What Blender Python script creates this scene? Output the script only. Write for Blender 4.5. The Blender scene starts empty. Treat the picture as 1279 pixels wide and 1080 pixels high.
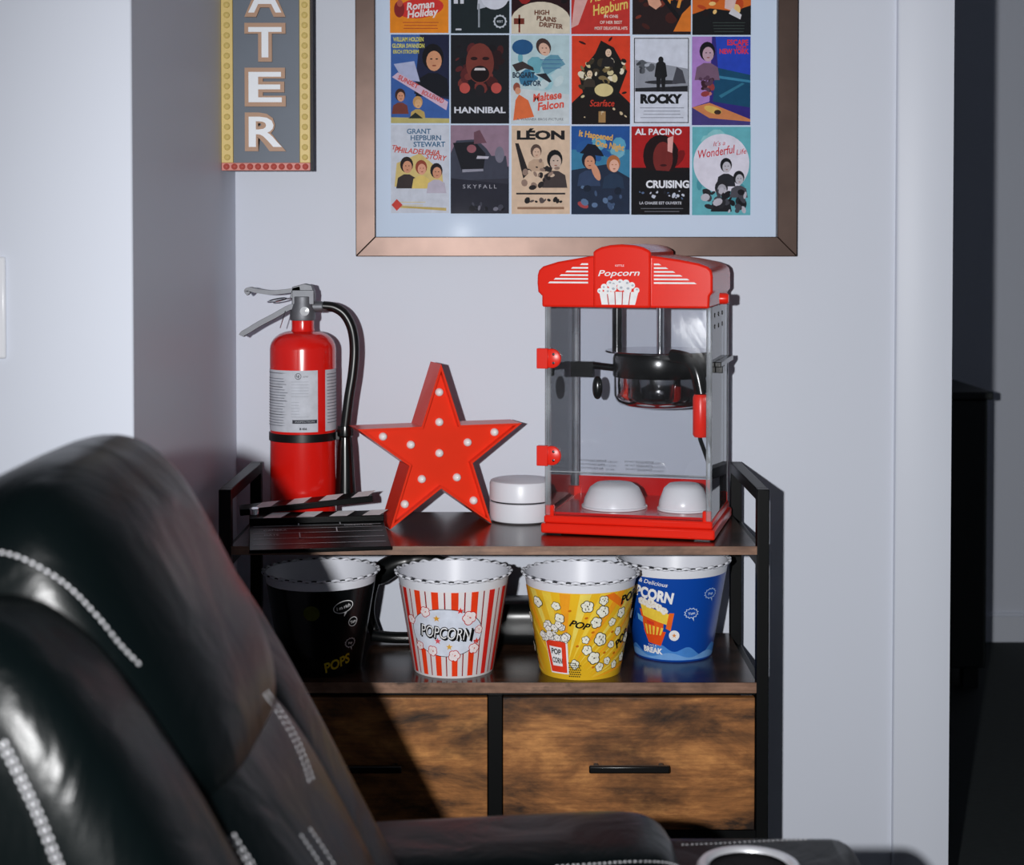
import bpy, bmesh, math, random
from mathutils import Vector, Matrix
from mathutils.bvhtree import BVHTree
random.seed(7)
SC = bpy.context.scene
COL = SC.collection
PI = math.pi
R = math.radians

# ---------------------------------------------------------------- camera, world, flash, exposure
CAM_H, F_PX, TILT, HORIZON = 1.22, 2050.0, R(1.6), 300.0
PP = HORIZON + F_PX * math.tan(TILT)
cam = bpy.data.objects.new('camera', bpy.data.cameras.new('camera'))
COL.objects.link(cam)
cam.location = (0, 0, CAM_H)
cam.rotation_euler = (PI / 2 - TILT, 0, 0)
cam.data.sensor_width = 36
cam.data.lens = F_PX / 1279 * 36
cam.data.shift_y = -(540 - PP) / 1279
cam.data.clip_start = 0.05
cam.data.dof.use_dof = True
cam.data.dof.focus_distance = 2.62
cam.data.dof.aperture_fstop = 7.0
SC.camera = cam

world = bpy.data.worlds.new('room_ambience')
SC.world = world
world.use_nodes = True
world.node_tree.nodes['Background'].inputs[0].default_value = (0.80, 0.86, 1.0, 1)
world.node_tree.nodes['Background'].inputs[1].default_value = 0.11

fl = bpy.data.lights.new('camera_flash', 'SPOT')
fl.spot_size = R(84); fl.spot_blend = 1.0
fl.energy = 228
fl.shadow_soft_size = 0.014
fl.color = (1.0, 1.0, 1.0)
flo = bpy.data.objects.new('camera_flash', fl)
flo.location = (-0.175, 0.0, 1.242)
flo.rotation_euler = (Vector((.56, 2.87, .95)) - Vector(flo.location)).to_track_quat('-Z', 'Y').to_euler()
COL.objects.link(flo)

SC.view_settings.view_transform = 'Standard'
SC.view_settings.look = 'None'
SC.view_settings.exposure = 0.0
SC.view_settings.gamma = 1.0
SC.view_settings.use_curve_mapping = False

def at(px, py, Y):
    a = (px - 639.5) / F_PX; b = (PP - py) / F_PX
    d = (a, math.cos(TILT) + b * math.sin(TILT), -math.sin(TILT) + b * math.cos(TILT))
    t = Y / d[1]
    return Vector((d[0] * t, Y, CAM_H + d[2] * t))

# ---------------------------------------------------------------- materials
MATS = {}
def srgb(c):
    return tuple(((x / 255) / 12.92 if x / 255 <= .04045 else ((x / 255 + .055) / 1.055) ** 2.4) for x in c)

def mat(name, col, rough=.5, metal=0, spec=.5, var=.06, scale=30, bump=0, coat=0, emit=None, lin=False):
    """principled material with a little procedural variation of tone and relief"""
    if name in MATS: return MATS[name]
    m = bpy.data.materials.new(name); m.use_nodes = True
    nt = m.node_tree; N = nt.nodes; L = nt.links
    b = N['Principled BSDF']
    c = col if lin else srgb(col)
    tc = N.new('ShaderNodeTexCoord'); nz = N.new('ShaderNodeTexNoise')
    nz.inputs['Scale'].default_value = scale; nz.inputs['Detail'].default_value = 3
    L.new(tc.outputs['Object'], nz.inputs['Vector'])
    mx = N.new('ShaderNodeMix'); mx.data_type = 'RGBA'
    mx.inputs[6].default_value = (*[x * (1 - var) for x in c], 1)
    mx.inputs[7].default_value = (*[min(1, x * (1 + var)) for x in c], 1)
    L.new(nz.outputs['Fac'], mx.inputs[0]); L.new(mx.outputs[2], b.inputs['Base Color'])
    b.inputs['Roughness'].default_value = rough
    b.inputs['Metallic'].default_value = metal
    b.inputs['Specular IOR Level'].default_value = spec
    b.inputs['Coat Weight'].default_value = coat
    b.inputs['Coat Roughness'].default_value = .06
    if bump:
        bp = N.new('ShaderNodeBump'); bp.inputs['Strength'].default_value = bump; bp.inputs['Distance'].default_value = .002
        L.new(nz.outputs['Fac'], bp.inputs['Height']); L.new(bp.outputs['Normal'], b.inputs['Normal'])
    MATS[name] = m
    return m

def ink(c):
    return mat('ink_%02x%02x%02x' % tuple(int(x) for x in c), c, .6, var=.2, scale=70, spec=.12)

def wood(name, dark, mid, light, sx=1.0, rough=.38, seed=0.0, blot=.55):
    if name in MATS: return MATS[name]
    m = bpy.data.materials.new(name); m.use_nodes = True
    N = m.node_tree.nodes; L = m.node_tree.links; b = N['Principled BSDF']
    tc = N.new('ShaderNodeTexCoord'); mp = N.new('ShaderNodeMapping')
    mp.inputs['Location'].default_value = (seed, seed * 1.7, seed * .6)
    mp.inputs['Scale'].default_value = (3.0 * sx, 7.5, 7.5)
    L.new(tc.outputs['Object'], mp.inputs['Vector'])
    n1 = N.new('ShaderNodeTexNoise'); n1.inputs['Scale'].default_value = 2.2; n1.inputs['Detail'].default_value = 9; n1.inputs['Roughness'].default_value = .68; n1.inputs['Distortion'].default_value = .35
    L.new(mp.outputs[0], n1.inputs['Vector'])
    mp2 = N.new('ShaderNodeMapping'); mp2.inputs['Scale'].default_value = (14, 240, 240); L.new(tc.outputs['Object'], mp2.inputs['Vector'])
    n2 = N.new('ShaderNodeTexNoise'); n2.inputs['Scale'].default_value = 1.0; n2.inputs['Detail'].default_value = 4
    L.new(mp2.outputs[0], n2.inputs['Vector'])
    mp3 = N.new('ShaderNodeMapping'); mp3.inputs['Scale'].default_value = (7, 13, 13); mp3.inputs['Location'].default_value = (seed * 2.1, 3.3, seed); L.new(tc.outputs['Object'], mp3.inputs['Vector'])
    n3 = N.new('ShaderNodeTexNoise'); n3.inputs['Scale'].default_value = 1.0; n3.inputs['Detail'].default_value = 5; n3.inputs['Roughness'].default_value = .6
    L.new(mp3.outputs[0], n3.inputs['Vector'])
    cr = N.new('ShaderNodeValToRGB'); e = cr.color_ramp.elements
    e[0].position = .34; e[0].color = (*srgb(dark), 1); e[1].position = .70; e[1].color = (*srgb(light), 1)
    k = e.new(.52); k.color = (*srgb(mid), 1)
    L.new(n1.outputs['Fac'], cr.inputs['Fac'])
    c2 = N.new('ShaderNodeValToRGB'); e = c2.color_ramp.elements
    e[0].position = .3; e[0].color = (.45, .42, .4, 1); e[1].position = .6; e[1].color = (1, 1, 1, 1)
    L.new(n2.outputs['Fac'], c2.inputs['Fac'])
    c3 = N.new('ShaderNodeValToRGB'); e = c3.color_ramp.elements
    e[0].position = .33; e[0].color = (.16, .15, .15, 1); e[1].position = blot; e[1].color = (1, 1, 1, 1)
    L.new(n3.outputs['Fac'], c3.inputs['Fac'])
    m1 = N.new('ShaderNodeMix'); m1.data_type = 'RGBA'; m1.blend_type = 'MULTIPLY'; m1.inputs[0].default_value = .6
    L.new(cr.outputs[0], m1.inputs[6]); L.new(c2.outputs[0], m1.inputs[7])
    m2 = N.new('ShaderNodeMix'); m2.data_type = 'RGBA'; m2.blend_type = 'MULTIPLY'; m2.inputs[0].default_value = .9
    L.new(m1.outputs[2], m2.inputs[6]); L.new(c3.outputs[0], m2.inputs[7])
    L.new(m2.outputs[2], b.inputs['Base Color'])
    b.inputs['Roughness'].default_value = rough
    MATS[name] = m
    return m

def clear(name, tint=(.96, .97, 1), gloss=1.0, rough=.02, haze=.0):
    """thin clear plastic / glass sheet: see-through with a Fresnel reflection and a faint smudgy haze"""
    if name in MATS: return MATS[name]
    m = bpy.data.materials.new(name); m.use_nodes = True
    N = m.node_tree.nodes; L = m.node_tree.links; N.remove(N['Principled BSDF'])
    out = N['Material Output']
    tr = N.new('ShaderNodeBsdfTransparent'); tr.inputs[0].default_value = (*tint, 1)
    gl = N.new('ShaderNodeBsdfGlossy'); gl.inputs['Roughness'].default_value = rough
    lw = N.new('ShaderNodeFresnel'); lw.inputs[0].default_value = 1.45
    ml = N.new('ShaderNodeMath'); ml.operation = 'MULTIPLY'; ml.inputs[1].default_value = gloss; L.new(lw.outputs[0], ml.inputs[0])
    mx = N.new('ShaderNodeMixShader'); L.new(ml.outputs[0], mx.inputs[0]); L.new(tr.outputs[0], mx.inputs[1]); L.new(gl.outputs[0], mx.inputs[2])
    tc = N.new('ShaderNodeTexCoord'); nz = N.new('ShaderNodeTexNoise'); nz.inputs['Scale'].default_value = 16; nz.inputs['Detail'].default_value = 4
    L.new(tc.outputs['Object'], nz.inputs['Vector'])
    mr = N.new('ShaderNodeMapRange'); mr.inputs[1].default_value = .4; mr.inputs[2].default_value = .75
    mr.inputs[3].default_value = haze * .35; mr.inputs[4].default_value = haze
    L.new(nz.outputs['Fac'], mr.inputs[0])
    df = N.new('ShaderNodeBsdfDiffuse'); df.inputs[0].default_value = (.75, .78, .82, 1)
    m2 = N.new('ShaderNodeMixShader'); L.new(mr.outputs[0], m2.inputs[0]); L.new(mx.outputs[0], m2.inputs[1]); L.new(df.outputs[0], m2.inputs[2])
    L.new(m2.outputs[0], out.inputs[0])
    MATS[name] = m
    return m

# ---------------------------------------------------------------- mesh helpers
class MB:
    def __init__(s): s.v = []; s.f = []; s.m = []
    def add(s, vs, fs, mi=0, M=None):
        o = len(s.v)
        s.v += [tuple(M @ Vector(p)) if M is not None else tuple(p) for p in vs]
        s.f += [tuple(i + o for i in f) for f in fs]; s.m += [mi] * len(fs)
        return s
    def box(s, x0, x1, y0, y1, z0, z1, mi=0, M=None):
        v = [(x, y, z) for z in (z0, z1) for y in (y0, y1) for x in (x0, x1)]
        return s.add(v, [(0, 2, 3, 1), (4, 5, 7, 6), (0, 1, 5, 4), (2, 6, 7, 3), (0, 4, 6, 2), (1, 3, 7, 5)], mi, M)
    def prism(s, poly, y0, y1, mi=0, M=None):
        """polygon in XZ pulled along Y"""
        n = len(poly)
        v = [(p[0], y0, p[1]) for p in poly] + [(p[0], y1, p[1]) for p in poly]
        f = [tuple(range(n)), tuple(range(2 * n - 1, n - 1, -1))] + [(i, i + n, (i + 1) % n + n, (i + 1) % n) for i in range(n)]
        return s.add(v, f, mi, M)
    def lathe(s, prof, n=48, mi=0, M=None, a0=0, a1=2 * PI):
        full = abs(a1 - a0 - 2 * PI) < 1e-6
        k = n if full else n + 1
        v = []; f = []
        for (r, z) in prof:
            for i in range(k):
                a = a0 + (a1 - a0) * i / n
                v.append((r * math.cos(a), r * math.sin(a), z))
        for j in range(len(prof) - 1):
            for i in range(n):
                i2 = (i + 1) % k
                f.append((j * k + i, j * k + i2, (j + 1) * k + i2, (j + 1) * k + i))
        return s.add(v, f, mi, M)
    def tube(s, pts, rad, n=12, closed=False, mi=0, M=None, flat=1.0):
        pts = [Vector(p) for p in pts]; K = len(pts)
        rads = rad if isinstance(rad, (list, tuple)) else [rad] * K
        v = []; f = []
        up = None
        for i, p in enumerate(pts):
            t = (pts[(i + 1) % K] - pts[i - 1]) if closed else (pts[min(i + 1, K - 1)] - pts[max(i - 1, 0)])
            t.normalize()
            if up is None:
                up = Vector((0, 0, 1)) if abs(t.z) < .9 else Vector((0, 1, 0))
            a = t.cross(up)
            if a.length < 1e-5: a = t.cross(Vector((1, 0, 0)))
            a.normalize(); b = a.cross(t).normalized(); up = b
            for j in range(n):
                w = 2 * PI * j / n
                v.append(p + a * math.cos(w) * rads[i] + b * math.sin(w) * rads[i] * flat)
        m = K if closed else K - 1
        for i in range(m):
            for j in range(n):
                i2 = (i + 1) % K; j2 = (j + 1) % n
                f.append((i * n + j, i * n + j2, i2 * n + j2, i2 * n + j))
        if not closed:
            f.append(tuple(range(n - 1, -1, -1))); f.append(tuple((K - 1) * n + j for j in range(n)))
        return s.add(v, f, mi, M)
    def superell(s, c, ex, ey, ez, a, b, d, e1=.5, e2=.5, nu=28, nv=18, mi=0, fn=None):
        """pillow shape: superellipsoid with half sizes a, b, d along unit axes ex, ey, ez"""
        sp = lambda x, e: math.copysign(abs(x) ** e, x)
        v = []; f = []
        for j in range(nv + 1):
            ph = -PI / 2 + PI * j / nv
            for i in range(nu):
                th = 2 * PI * i / nu
                x = a * sp(math.cos(ph), e1) * sp(math.cos(th), e2)
                y = b * sp(math.cos(ph), e1) * sp(math.sin(th), e2)
                z = d * sp(math.sin(ph), e1)
                if fn: x, y, z = fn(x, y, z)
                v.append(Vector(c) + Vector(ex) * x + Vector(ey) * y + Vector(ez) * z)
        for j in range(nv):
            for i in range(nu):
                i2 = (i + 1) % nu
                f.append((j * nu + i, j * nu + i2, (j + 1) * nu + i2, (j + 1) * nu + i))
        return s.add(v, f, mi)
    def build(s, name, mats, parent=None, smooth=40, bevel=0, seg=2, sub=0):
        me = bpy.data.meshes.new(name)
        me.from_pydata([tuple(p) for p in s.v], [], s.f)
        if not isinstance(mats, (list, tuple)): mats = [mats]
        for m in mats: me.materials.append(m)
        me.polygons.foreach_set('material_index', s.m)
        bm = bmesh.new(); bm.from_mesh(me)
        bmesh.ops.remove_doubles(bm, verts=bm.verts, dist=1e-6)
        bmesh.ops.recalc_face_normals(bm, faces=bm.faces)
        bm.to_mesh(me); bm.free()
        if smooth:
            me.polygons.foreach_set('use_smooth', [True] * len(me.polygons))
            me.set_sharp_from_angle(angle=R(smooth))
        o = bpy.data.objects.new(name, me); COL.objects.link(o)
        if parent is not None: o.parent = parent
        if bevel:
            md = o.modifiers.new('bevel', 'BEVEL'); md.width = bevel; md.segments = seg; md.limit_method = 'ANGLE'; md.angle_limit = R(50)
        if sub:
            md = o.modifiers.new('sub', 'SUBSURF'); md.levels = sub; md.render_levels = sub
        return o

def tag(o, label=None, cat=None, group=None, kind=None):
    if label: o['label'] = label
    if cat: o['category'] = cat
    if group: o['group'] = group
    if kind: o['kind'] = kind
    return o
def empty(name, loc, rz=0):
    o = bpy.data.objects.new(name, None); COL.objects.link(o)
    o.location = loc; o.rotation_euler = (0, 0, rz); o.empty_display_size = .05
    return o
def struct(o): o['kind'] = 'structure'; return o
def spline(pts, n=8):
    """Catmull-Rom through the points"""
    P = [Vector(p) for p in pts]; out = []
    for i in range(len(P) - 1):
        p0 = P[max(i - 1, 0)]; p1 = P[i]; p2 = P[i + 1]; p3 = P[min(i + 2, len(P) - 1)]
        for k in range(n):
            t = k / n
            out.append(.5 * ((2 * p1) + (p2 - p0) * t + (2 * p0 - 5 * p1 + 4 * p2 - p3) * t * t + (3 * p1 - p0 - 3 * p2 + p3) * t ** 3))
    out.append(P[-1]); return out

# ---------------------------------------------------------------- flat print (ink on a surface)
_tc = {}
def text_polys(txt, h, bold=0.0, shear=0.0, space=1.0):
    """triangles of a word, centred on 0,0, cap height h"""
    key = (txt, round(bold, 4), shear, space)
    if key not in _tc:
        cu = bpy.data.curves.new('w', 'FONT'); cu.body = txt; cu.size = 1; cu.offset = bold; cu.shear = shear
        cu.space_character = space; cu.resolution_u = 3
        o = bpy.data.objects.new('w', cu); COL.objects.link(o)
        bpy.context.view_layer.update()
        me = bpy.data.meshes.new_from_object(o.evaluated_get(bpy.context.evaluated_depsgraph_get()))
        polys = [[(me.vertices[i].co.x, me.vertices[i].co.y) for i in p.vertices] for p in me.polygons]
        bpy.data.objects.remove(o); bpy.data.curves.remove(cu); bpy.data.meshes.remove(me)
        xs = [p[0] for q in polys for p in q] or [0, 1]
        cx = (min(xs) + max(xs)) / 2
        _tc[key] = ([[(x - cx, y - .35) for x, y in q] for q in polys], max(xs) - min(xs))
    polys, w = _tc[key]
    k = h / .70
    return [[(x * k, y * k) for x, y in q] for q in polys], w * k
def rot2(polys, a, cx=0, cy=0):
    c, s = math.cos(a), math.sin(a)
    return [[(cx + x * c - y * s, cy + x * s + y * c) for x, y in q] for q in polys]
def ell(cx, cy, rx, ry, n=20, a=0):
    return rot2([[(rx * math.cos(2 * PI * i / n), ry * math.sin(2 * PI * i / n)) for i in range(n)]], a, cx, cy)[0]
def star_poly(cx, cy, r, k=.42, n=5, a=PI / 2):
    return [(cx + (r if i % 2 == 0 else r * k) * math.cos(a + i * PI / n), cy + (r if i % 2 == 0 else r * k) * math.sin(a + i * PI / n)) for i in range(2 * n)]
def line2(p, q, w):
    p = Vector(p); q = Vector(q); d = (q - p).normalized(); n = Vector((-d.y, d.x)) * w / 2
    return [tuple(p + n), tuple(p - n), tuple(q - n), tuple(q + n)]
def clip(poly, lo, hi):
    def half(P, x0, keep_gt):
        out = []
        for i in range(len(P)):
            a, b = P[i - 1], P[i]
            ia = (a[0] >= x0) if keep_gt else (a[0] <= x0); ib = (b[0] >= x0) if keep_gt else (b[0] <= x0)
            if ia != ib:
                t = (x0 - a[0]) / (b[0] - a[0]); out.append((x0, a[1] + t * (b[1] - a[1])))
            if ib: out.append(b)
        return out
    P = half(poly, lo, True)
    return half(P, hi, False) if len(P) > 2 else []
class Print:
    """layers of flat colour; each shape lies a hair above the one before"""
    def __init__(s): s.items = []; s.layer = 0
    def put(s, poly, c): s.items.append((poly, c, s.layer)); s.layer += 1; return s
    def many(s, polys, c):
        for p in polys: s.items.append((p, c, s.layer))
        s.layer += 1; return s
    def text(s, t, x, y, h, c, bold=0, shear=0, a=0, w=None, outline=None, ow=.03, space=1.0):
        if outline:
            p, wd = text_polys(t, h, bold + ow, shear, space); k = w / wd if w else 1
            s.many(rot2([[(X * k, Y) for X, Y in q] for q in p], a, x, y), outline)
        p, wd = text_polys(t, h, bold, shear, space); k = w / wd if w else 1
        return s.many(rot2([[(X * k, Y) for X, Y in q] for q in p], a, x, y), c)
    def build(s, name, parent, fmap, step=None, lift=.00012, base=.0002):
        mb = MB(); cols = []
        for poly, c, l in s.items:
            c = tuple(c)
            if c not in cols: cols.append(c)
            pieces = [poly]
            if step:
                xs = [p[0] for p in poly]; a = math.floor(min(xs) / step); b = math.ceil(max(xs) / step)
                if b - a > 1: pieces = [clip(poly, k * step, (k + 1) * step) for k in range(a, b)]
            for q in pieces:
                if len(q) < 3: continue
                vs = [fmap(x, y, base + l * lift) for x, y in q]
                mb.add(vs, [tuple(range(len(vs)))], cols.index(c))
        o = MB.build(mb, name, [ink(c) for c in cols], parent, smooth=0)
        return o

WHITE = (236, 236, 240); BLACK = (14, 14, 16)
# ================================================================ materials of the room
M_wall = mat('wall_paint', (.665, .70, .79), .45, var=.015, scale=3, lin=True, spec=.12)
M_trimp = mat('trim_paint', (.665, .70, .785), .4, spec=.2, var=.01, scale=3, lin=True)
M_floor = mat('dark_carpet', (.010, .016, .017), .9, var=.3, scale=60, lin=True, bump=.4)
M_black = mat('black_steel', (9, 10, 11), .4, var=.15, spec=.18)
M_ceil = mat('ceiling_paint', (.72, .73, .76), .8, var=.01, lin=True)

# ================================================================ the room
WB = 2.87          # back wall plane
CX = -0.483        # corner with the projecting wall
WF = 2.09          # front face of the projecting wall
DX0 = 0.768        # door opening starts
struct(MB().box(-3, 4.5, -2.6, 5.2, -.06, 0).build('floor', M_floor))
struct(MB().box(-3, 4.5, -2.6, 5.2, 2.5, 2.56).build('ceiling', M_ceil))
wb = MB(); wb.box(CX, DX0 - .018, WB, WB + .12, 0, 2.5); wb.box(DX0 + .85, 4.5, WB, WB + .12, 0, 2.5); wb.box(DX0 - .018, DX0 + .85, WB, WB + .12, 2.07, 2.5)
struct(wb.build('wall_back', M_wall))
struct(MB().box(-3, CX, WF, WB + .12, 0, 2.5).build('wall_left', M_wall, bevel=.003))
struct(MB().box(-3, 4.5, 4.97, 5.09, 0, 2.5).build('wall_far', M_wall))
bf = MB(); bf.box(-3, 4.5, 4.955, 4.97, 0, .079); bf.box(-3, 4.5, 4.962, 4.97, .079, .087)
struct(bf.build('baseboard_far', M_trimp))
# door casing: flat board with a stepped outer bead, and the lining of the opening
tr = MB()
tr.prism([(0, 0), (.0015, -.009), (.005, -.0115), (.098, -.0115), (.098, 0)], 0, 2.12, 0, Matrix.Translation((DX0 - .0985, WB, 0)) @ Matrix(((1, 0, 0, 0), (0, 0, 1, 0), (0, 1, 0, 0), (0, 0, 0, 1))))
struct(tr.build('trim_1', M_trimp))
tr = MB(); tr.box(DX0 - .018, DX0, WB - .009, WB + .13, 0, 2.07)
jamb = struct(tr.build('trim_2', M_trimp))
sp = MB(); sp.box(DX0, DX0 + .0015, WB + .03, WB + .06, 1.19, 1.25)
sp.build('strike_plate', mat('brass_dull', (120, 110, 95), .3, metal=1), jamb)
struct(MB().box(CX, DX0 - .099, WB - .014, WB, 0, .085).build('baseboard_back', M_trimp, bevel=.003))

# light switch on the projecting wall, cut by the left edge of the picture
sw = empty('light_switch', at(-27, 384, WF)); tag(sw, 'white light switch plate on the wall above the black recliner', 'light switch')
M_plate = mat('switch_plastic', (232, 234, 240), .25, var=.01)
MB().box(-.036, .036, -.006, 0, -.065, .065).build('plate', M_plate, sw, bevel=.003)
MB().box(-.016, .016, -.010, -.006, -.033, .033).build('rocker', M_plate, sw, bevel=.0015)

# dark cabinet in the room beyond
cb = empty('dark_cabinet', (1.03, 4.62, 0)); tag(cb, 'dark cabinet standing in shadow beyond the doorway', 'cabinet')
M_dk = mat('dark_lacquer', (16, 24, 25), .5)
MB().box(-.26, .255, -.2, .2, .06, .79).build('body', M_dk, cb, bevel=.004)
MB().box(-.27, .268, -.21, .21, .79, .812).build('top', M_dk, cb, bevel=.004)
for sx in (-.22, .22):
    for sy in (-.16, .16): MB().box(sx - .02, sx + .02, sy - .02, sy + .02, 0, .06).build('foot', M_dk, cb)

# ================================================================ storage cabinet
X0, X1, Y0, Y1 = -.449, .394, 2.50, 2.82
ZT, ZL = .752, .542
M_top = wood('wood_top_shaded', (28, 19, 15), (62, 42, 32), (98, 70, 54), 1.2, .22, 3.1)  # board tops coloured darker for the flash grazing them
M_edge = wood('wood_edge_lit', (96, 68, 52), (134, 100, 80), (160, 124, 102), 1.5, .45, 5.0, .4)  # front edges of the same boards, coloured lighter as lit head-on
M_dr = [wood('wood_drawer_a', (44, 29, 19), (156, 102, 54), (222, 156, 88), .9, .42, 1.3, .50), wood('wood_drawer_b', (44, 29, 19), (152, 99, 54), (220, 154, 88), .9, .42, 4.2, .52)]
cab = empty('storage_cabinet', ((X0 + X1) / 2, (Y0 + Y1) / 2, 0))
tag(cab, 'rustic brown wood and black steel cabinet with drawers and open shelves', 'cabinet')
ox, oy = cab.location.x, cab.location.y
def cbox(x0, x1, y0, y1, z0, z1): return MB().box(x0 - ox, x1 - ox, y0 - oy, y1 - oy, z0, z1)
PW = .019
for x in (X0, X1 - PW):
    for y in (Y0, Y1 - PW):
        cbox(x, x + PW, y, y + PW, .0, .839).build('post', M_black, cab, bevel=.0015)
    cbox(x, x + PW, Y0 + PW, Y1 - PW, .821, .839).build('side_rail', M_black, cab, bevel=.0015)
    cbox(x, x + PW, Y0 + PW, Y1 - PW, ZT - .032, ZT - .014).build('side_rail', M_black, cab, bevel=.0015)
    cbox(x, x + PW, Y0 + PW, Y1 - PW, ZL - .034, ZL - .016).build('side_rail', M_black, cab, bevel=.0015)
    cbox(x, x + PW, Y0 + PW, Y1 - PW, .05, .068).build('side_rail', M_black, cab, bevel=.0015)
sh = cbox(X0 + PW, X1 - PW, Y0 + .001, Y1 - .002, ZT - .013, ZT).build('shelf', M_top, cab); sh['label'] = 'brown wood top shelf, darkened for grazing light'
cbox(X0 + PW, X1 - PW, Y0 - .0005, Y0 + .001, ZT - .013, ZT - .0003).build('lit_edge', M_edge, sh)
sh = cbox(X0 + PW, X1 - PW, Y0 + .001, Y1 - .002, ZL - .016, ZL).build('shelf', M_top, cab); sh['label'] = 'brown wood lower shelf under the buckets, darkened for grazing light'
cbox(X0 + PW, X1 - PW, Y0 - .0005, Y0 + .001, ZL - .016, ZL - .0003).build('lit_edge', M_edge, sh)
cbox(X0 + PW, X1 - PW, Y0 + .012, Y0 + .03, ZL - .022, ZL - .016).build('front_rail', M_black, cab)
cbox(X0 + PW, X1 - PW, Y0 + .004, Y0 + .022, .299, .3115).build('front_rail', M_black, cab)
cbox(X0 + PW, X1 - PW, Y0 + .004, Y0 + .022, .055, .072).build('front_rail', M_black, cab)
cbox(-.0363, -.0154, Y0 + .002, Y0 + .022, .06, ZL - .022).build('divider_post', M_black, cab)
cbox(X0 + PW, X1 - PW, Y1 - .012, Y1 - .006, .06, ZL - .022).build('back_panel', M_black, cab)
for zi, (z0, z1) in enumerate(((.3135, ZL - .0235), (.074, .297))):
    for k, (a, b, hx) in enumerate(((X0 + PW + .002, -.0378, -.2295), (-.0139, X1 - PW - .002, .179))):
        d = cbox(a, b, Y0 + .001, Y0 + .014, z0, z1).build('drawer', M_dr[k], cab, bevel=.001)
        cbox(a + .01, b - .01, Y0 + .014, Y1 - .03, z0 + .01, z1 - .03).build('drawer_bin', M_black, d)
        zc = .4135 if zi == 0 else .185
        h = cbox(hx - .0615, hx + .0615, Y0 - .022, Y0 - .013, zc - .0055, zc + .0055)
        for q in (-.05, .05): h.box(hx + q - .004 - ox, hx + q + .004 - ox, Y0 - .014 - oy, Y0 + .002 - oy, zc - .004, zc + .004)
        h.build('handle', mat('black_handle', (10, 10, 11), .3), d, bevel=.002)

# ================================================================ black recliner
M_lea = bpy.data.materials.new('black_leather'); M_lea.use_nodes = True
_N = M_lea.node_tree.nodes; _L = M_lea.node_tree.links; _b = _N['Principled BSDF']
_b.inputs['Base Color'].default_value = (.0008, .0018, .0020, 1); _b.inputs['Roughness'].default_value = .31
_b.inputs['Specular IOR Level'].default_value = .125
_tc2 = _N.new('ShaderNodeTexCoord'); _v = _N.new('ShaderNodeTexVoronoi'); _v.inputs['Scale'].default_value = 420
_n = _N.new('ShaderNodeTexNoise'); _n.inputs['Scale'].default_value = 9; _n.inputs['Detail'].default_value = 4; _n.inputs['Distortion'].default_value = 1.2
_L.new(_tc2.outputs['Object'], _v.inputs['Vector']); _L.new(_tc2.outputs['Object'], _n.inputs['Vector'])
_b1 = _N.new('ShaderNodeBump'); _b1.inputs['Strength'].default_value = .12; _b1.inputs['Distance'].default_value = .0006
_b2 = _N.new('ShaderNodeBump'); _b2.inputs['Strength'].default_value = .45; _b2.inputs['Distance'].default_value = .010
_L.new(_v.outputs['Distance'], _b1.inputs['Height']); _L.new(_n.outputs['Fac'], _b2.inputs['Height'])
_L.new(_b2.outputs['Normal'], _b1.inputs['Normal']); _L.new(_b1.outputs['Normal'], _b.inputs['Normal'])
M_thread = mat('pale_thread', (176, 176, 180), .7, spec=.2)
RHO = R(27)
dv = Vector((math.sin(RHO), 0, -math.cos(RHO))); nv = Vector((math.cos(RHO), 0, math.sin(RHO))); wv = Vector((0, 1, 0))
Q0 = Vector((-.283, 0, 1.0))
chair = empty('recliner', (-.1, 1.22, 0)); tag(chair, 'black leather recliner with pale stitching in the foreground', 'recliner')
CO = Vector(chair.location)
CHM = []
def cushion(name, y0, y1, s0, s1, n0, n1, e1=.45, e2=.45, fn=None, nu=56, nvv=36):
    c = Q0 + dv * (s0 + s1) / 2 + nv * (n0 + n1) / 2 + wv * (y0 + y1) / 2 - CO
    mb = MB(); mb.superell(c, wv, dv, nv, (y1 - y0) / 2, (s1 - s0) / 2, (n1 - n0) / 2, e1, e2, nu, nvv, 0, fn)
    CHM.append(([Vector(p) + CO for p in mb.v], list(mb.f)))
    return mb.build(name, M_lea, chair, smooth=80)
cushion('back_shell', .925, 1.515, -.035, .78, -.235, -.045, .35, .35)
cushion('side_bolster', .93, 1.10, -.02, .72, -.17, .012, .55, .5)
cushion('side_bolster', 1.355, 1.515, -.02, .72, -.17, .004, .55, .5)
cushion('head_pillow', 1.055, 1.42, -.085, .205, -.15, .030, .60, .52)
cushion('lumbar_pillow', 1.06, 1.405, .12, .60, -.12, .022, .6, .5)
def cbx(name, x0, x1, y0, y1, z0, z1, bev, seg=5, m=None):
    mb = MB().box(x0 - CO.x, x1 - CO.x, y0 - CO.y, y1 - CO.y, z0, z1)
    return mb.build(name, m or M_lea, chair, bevel=bev, seg=seg)
cbx('seat_cushion', -.14, .42, .945, 1.505, .30, .47, .05)
cbx('seat_base', -.40, .36, .95, 1.50, .05, .30, .02)
cbx('footrest', .36, .44, .96, 1.49, .08, .30, .03)
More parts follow.
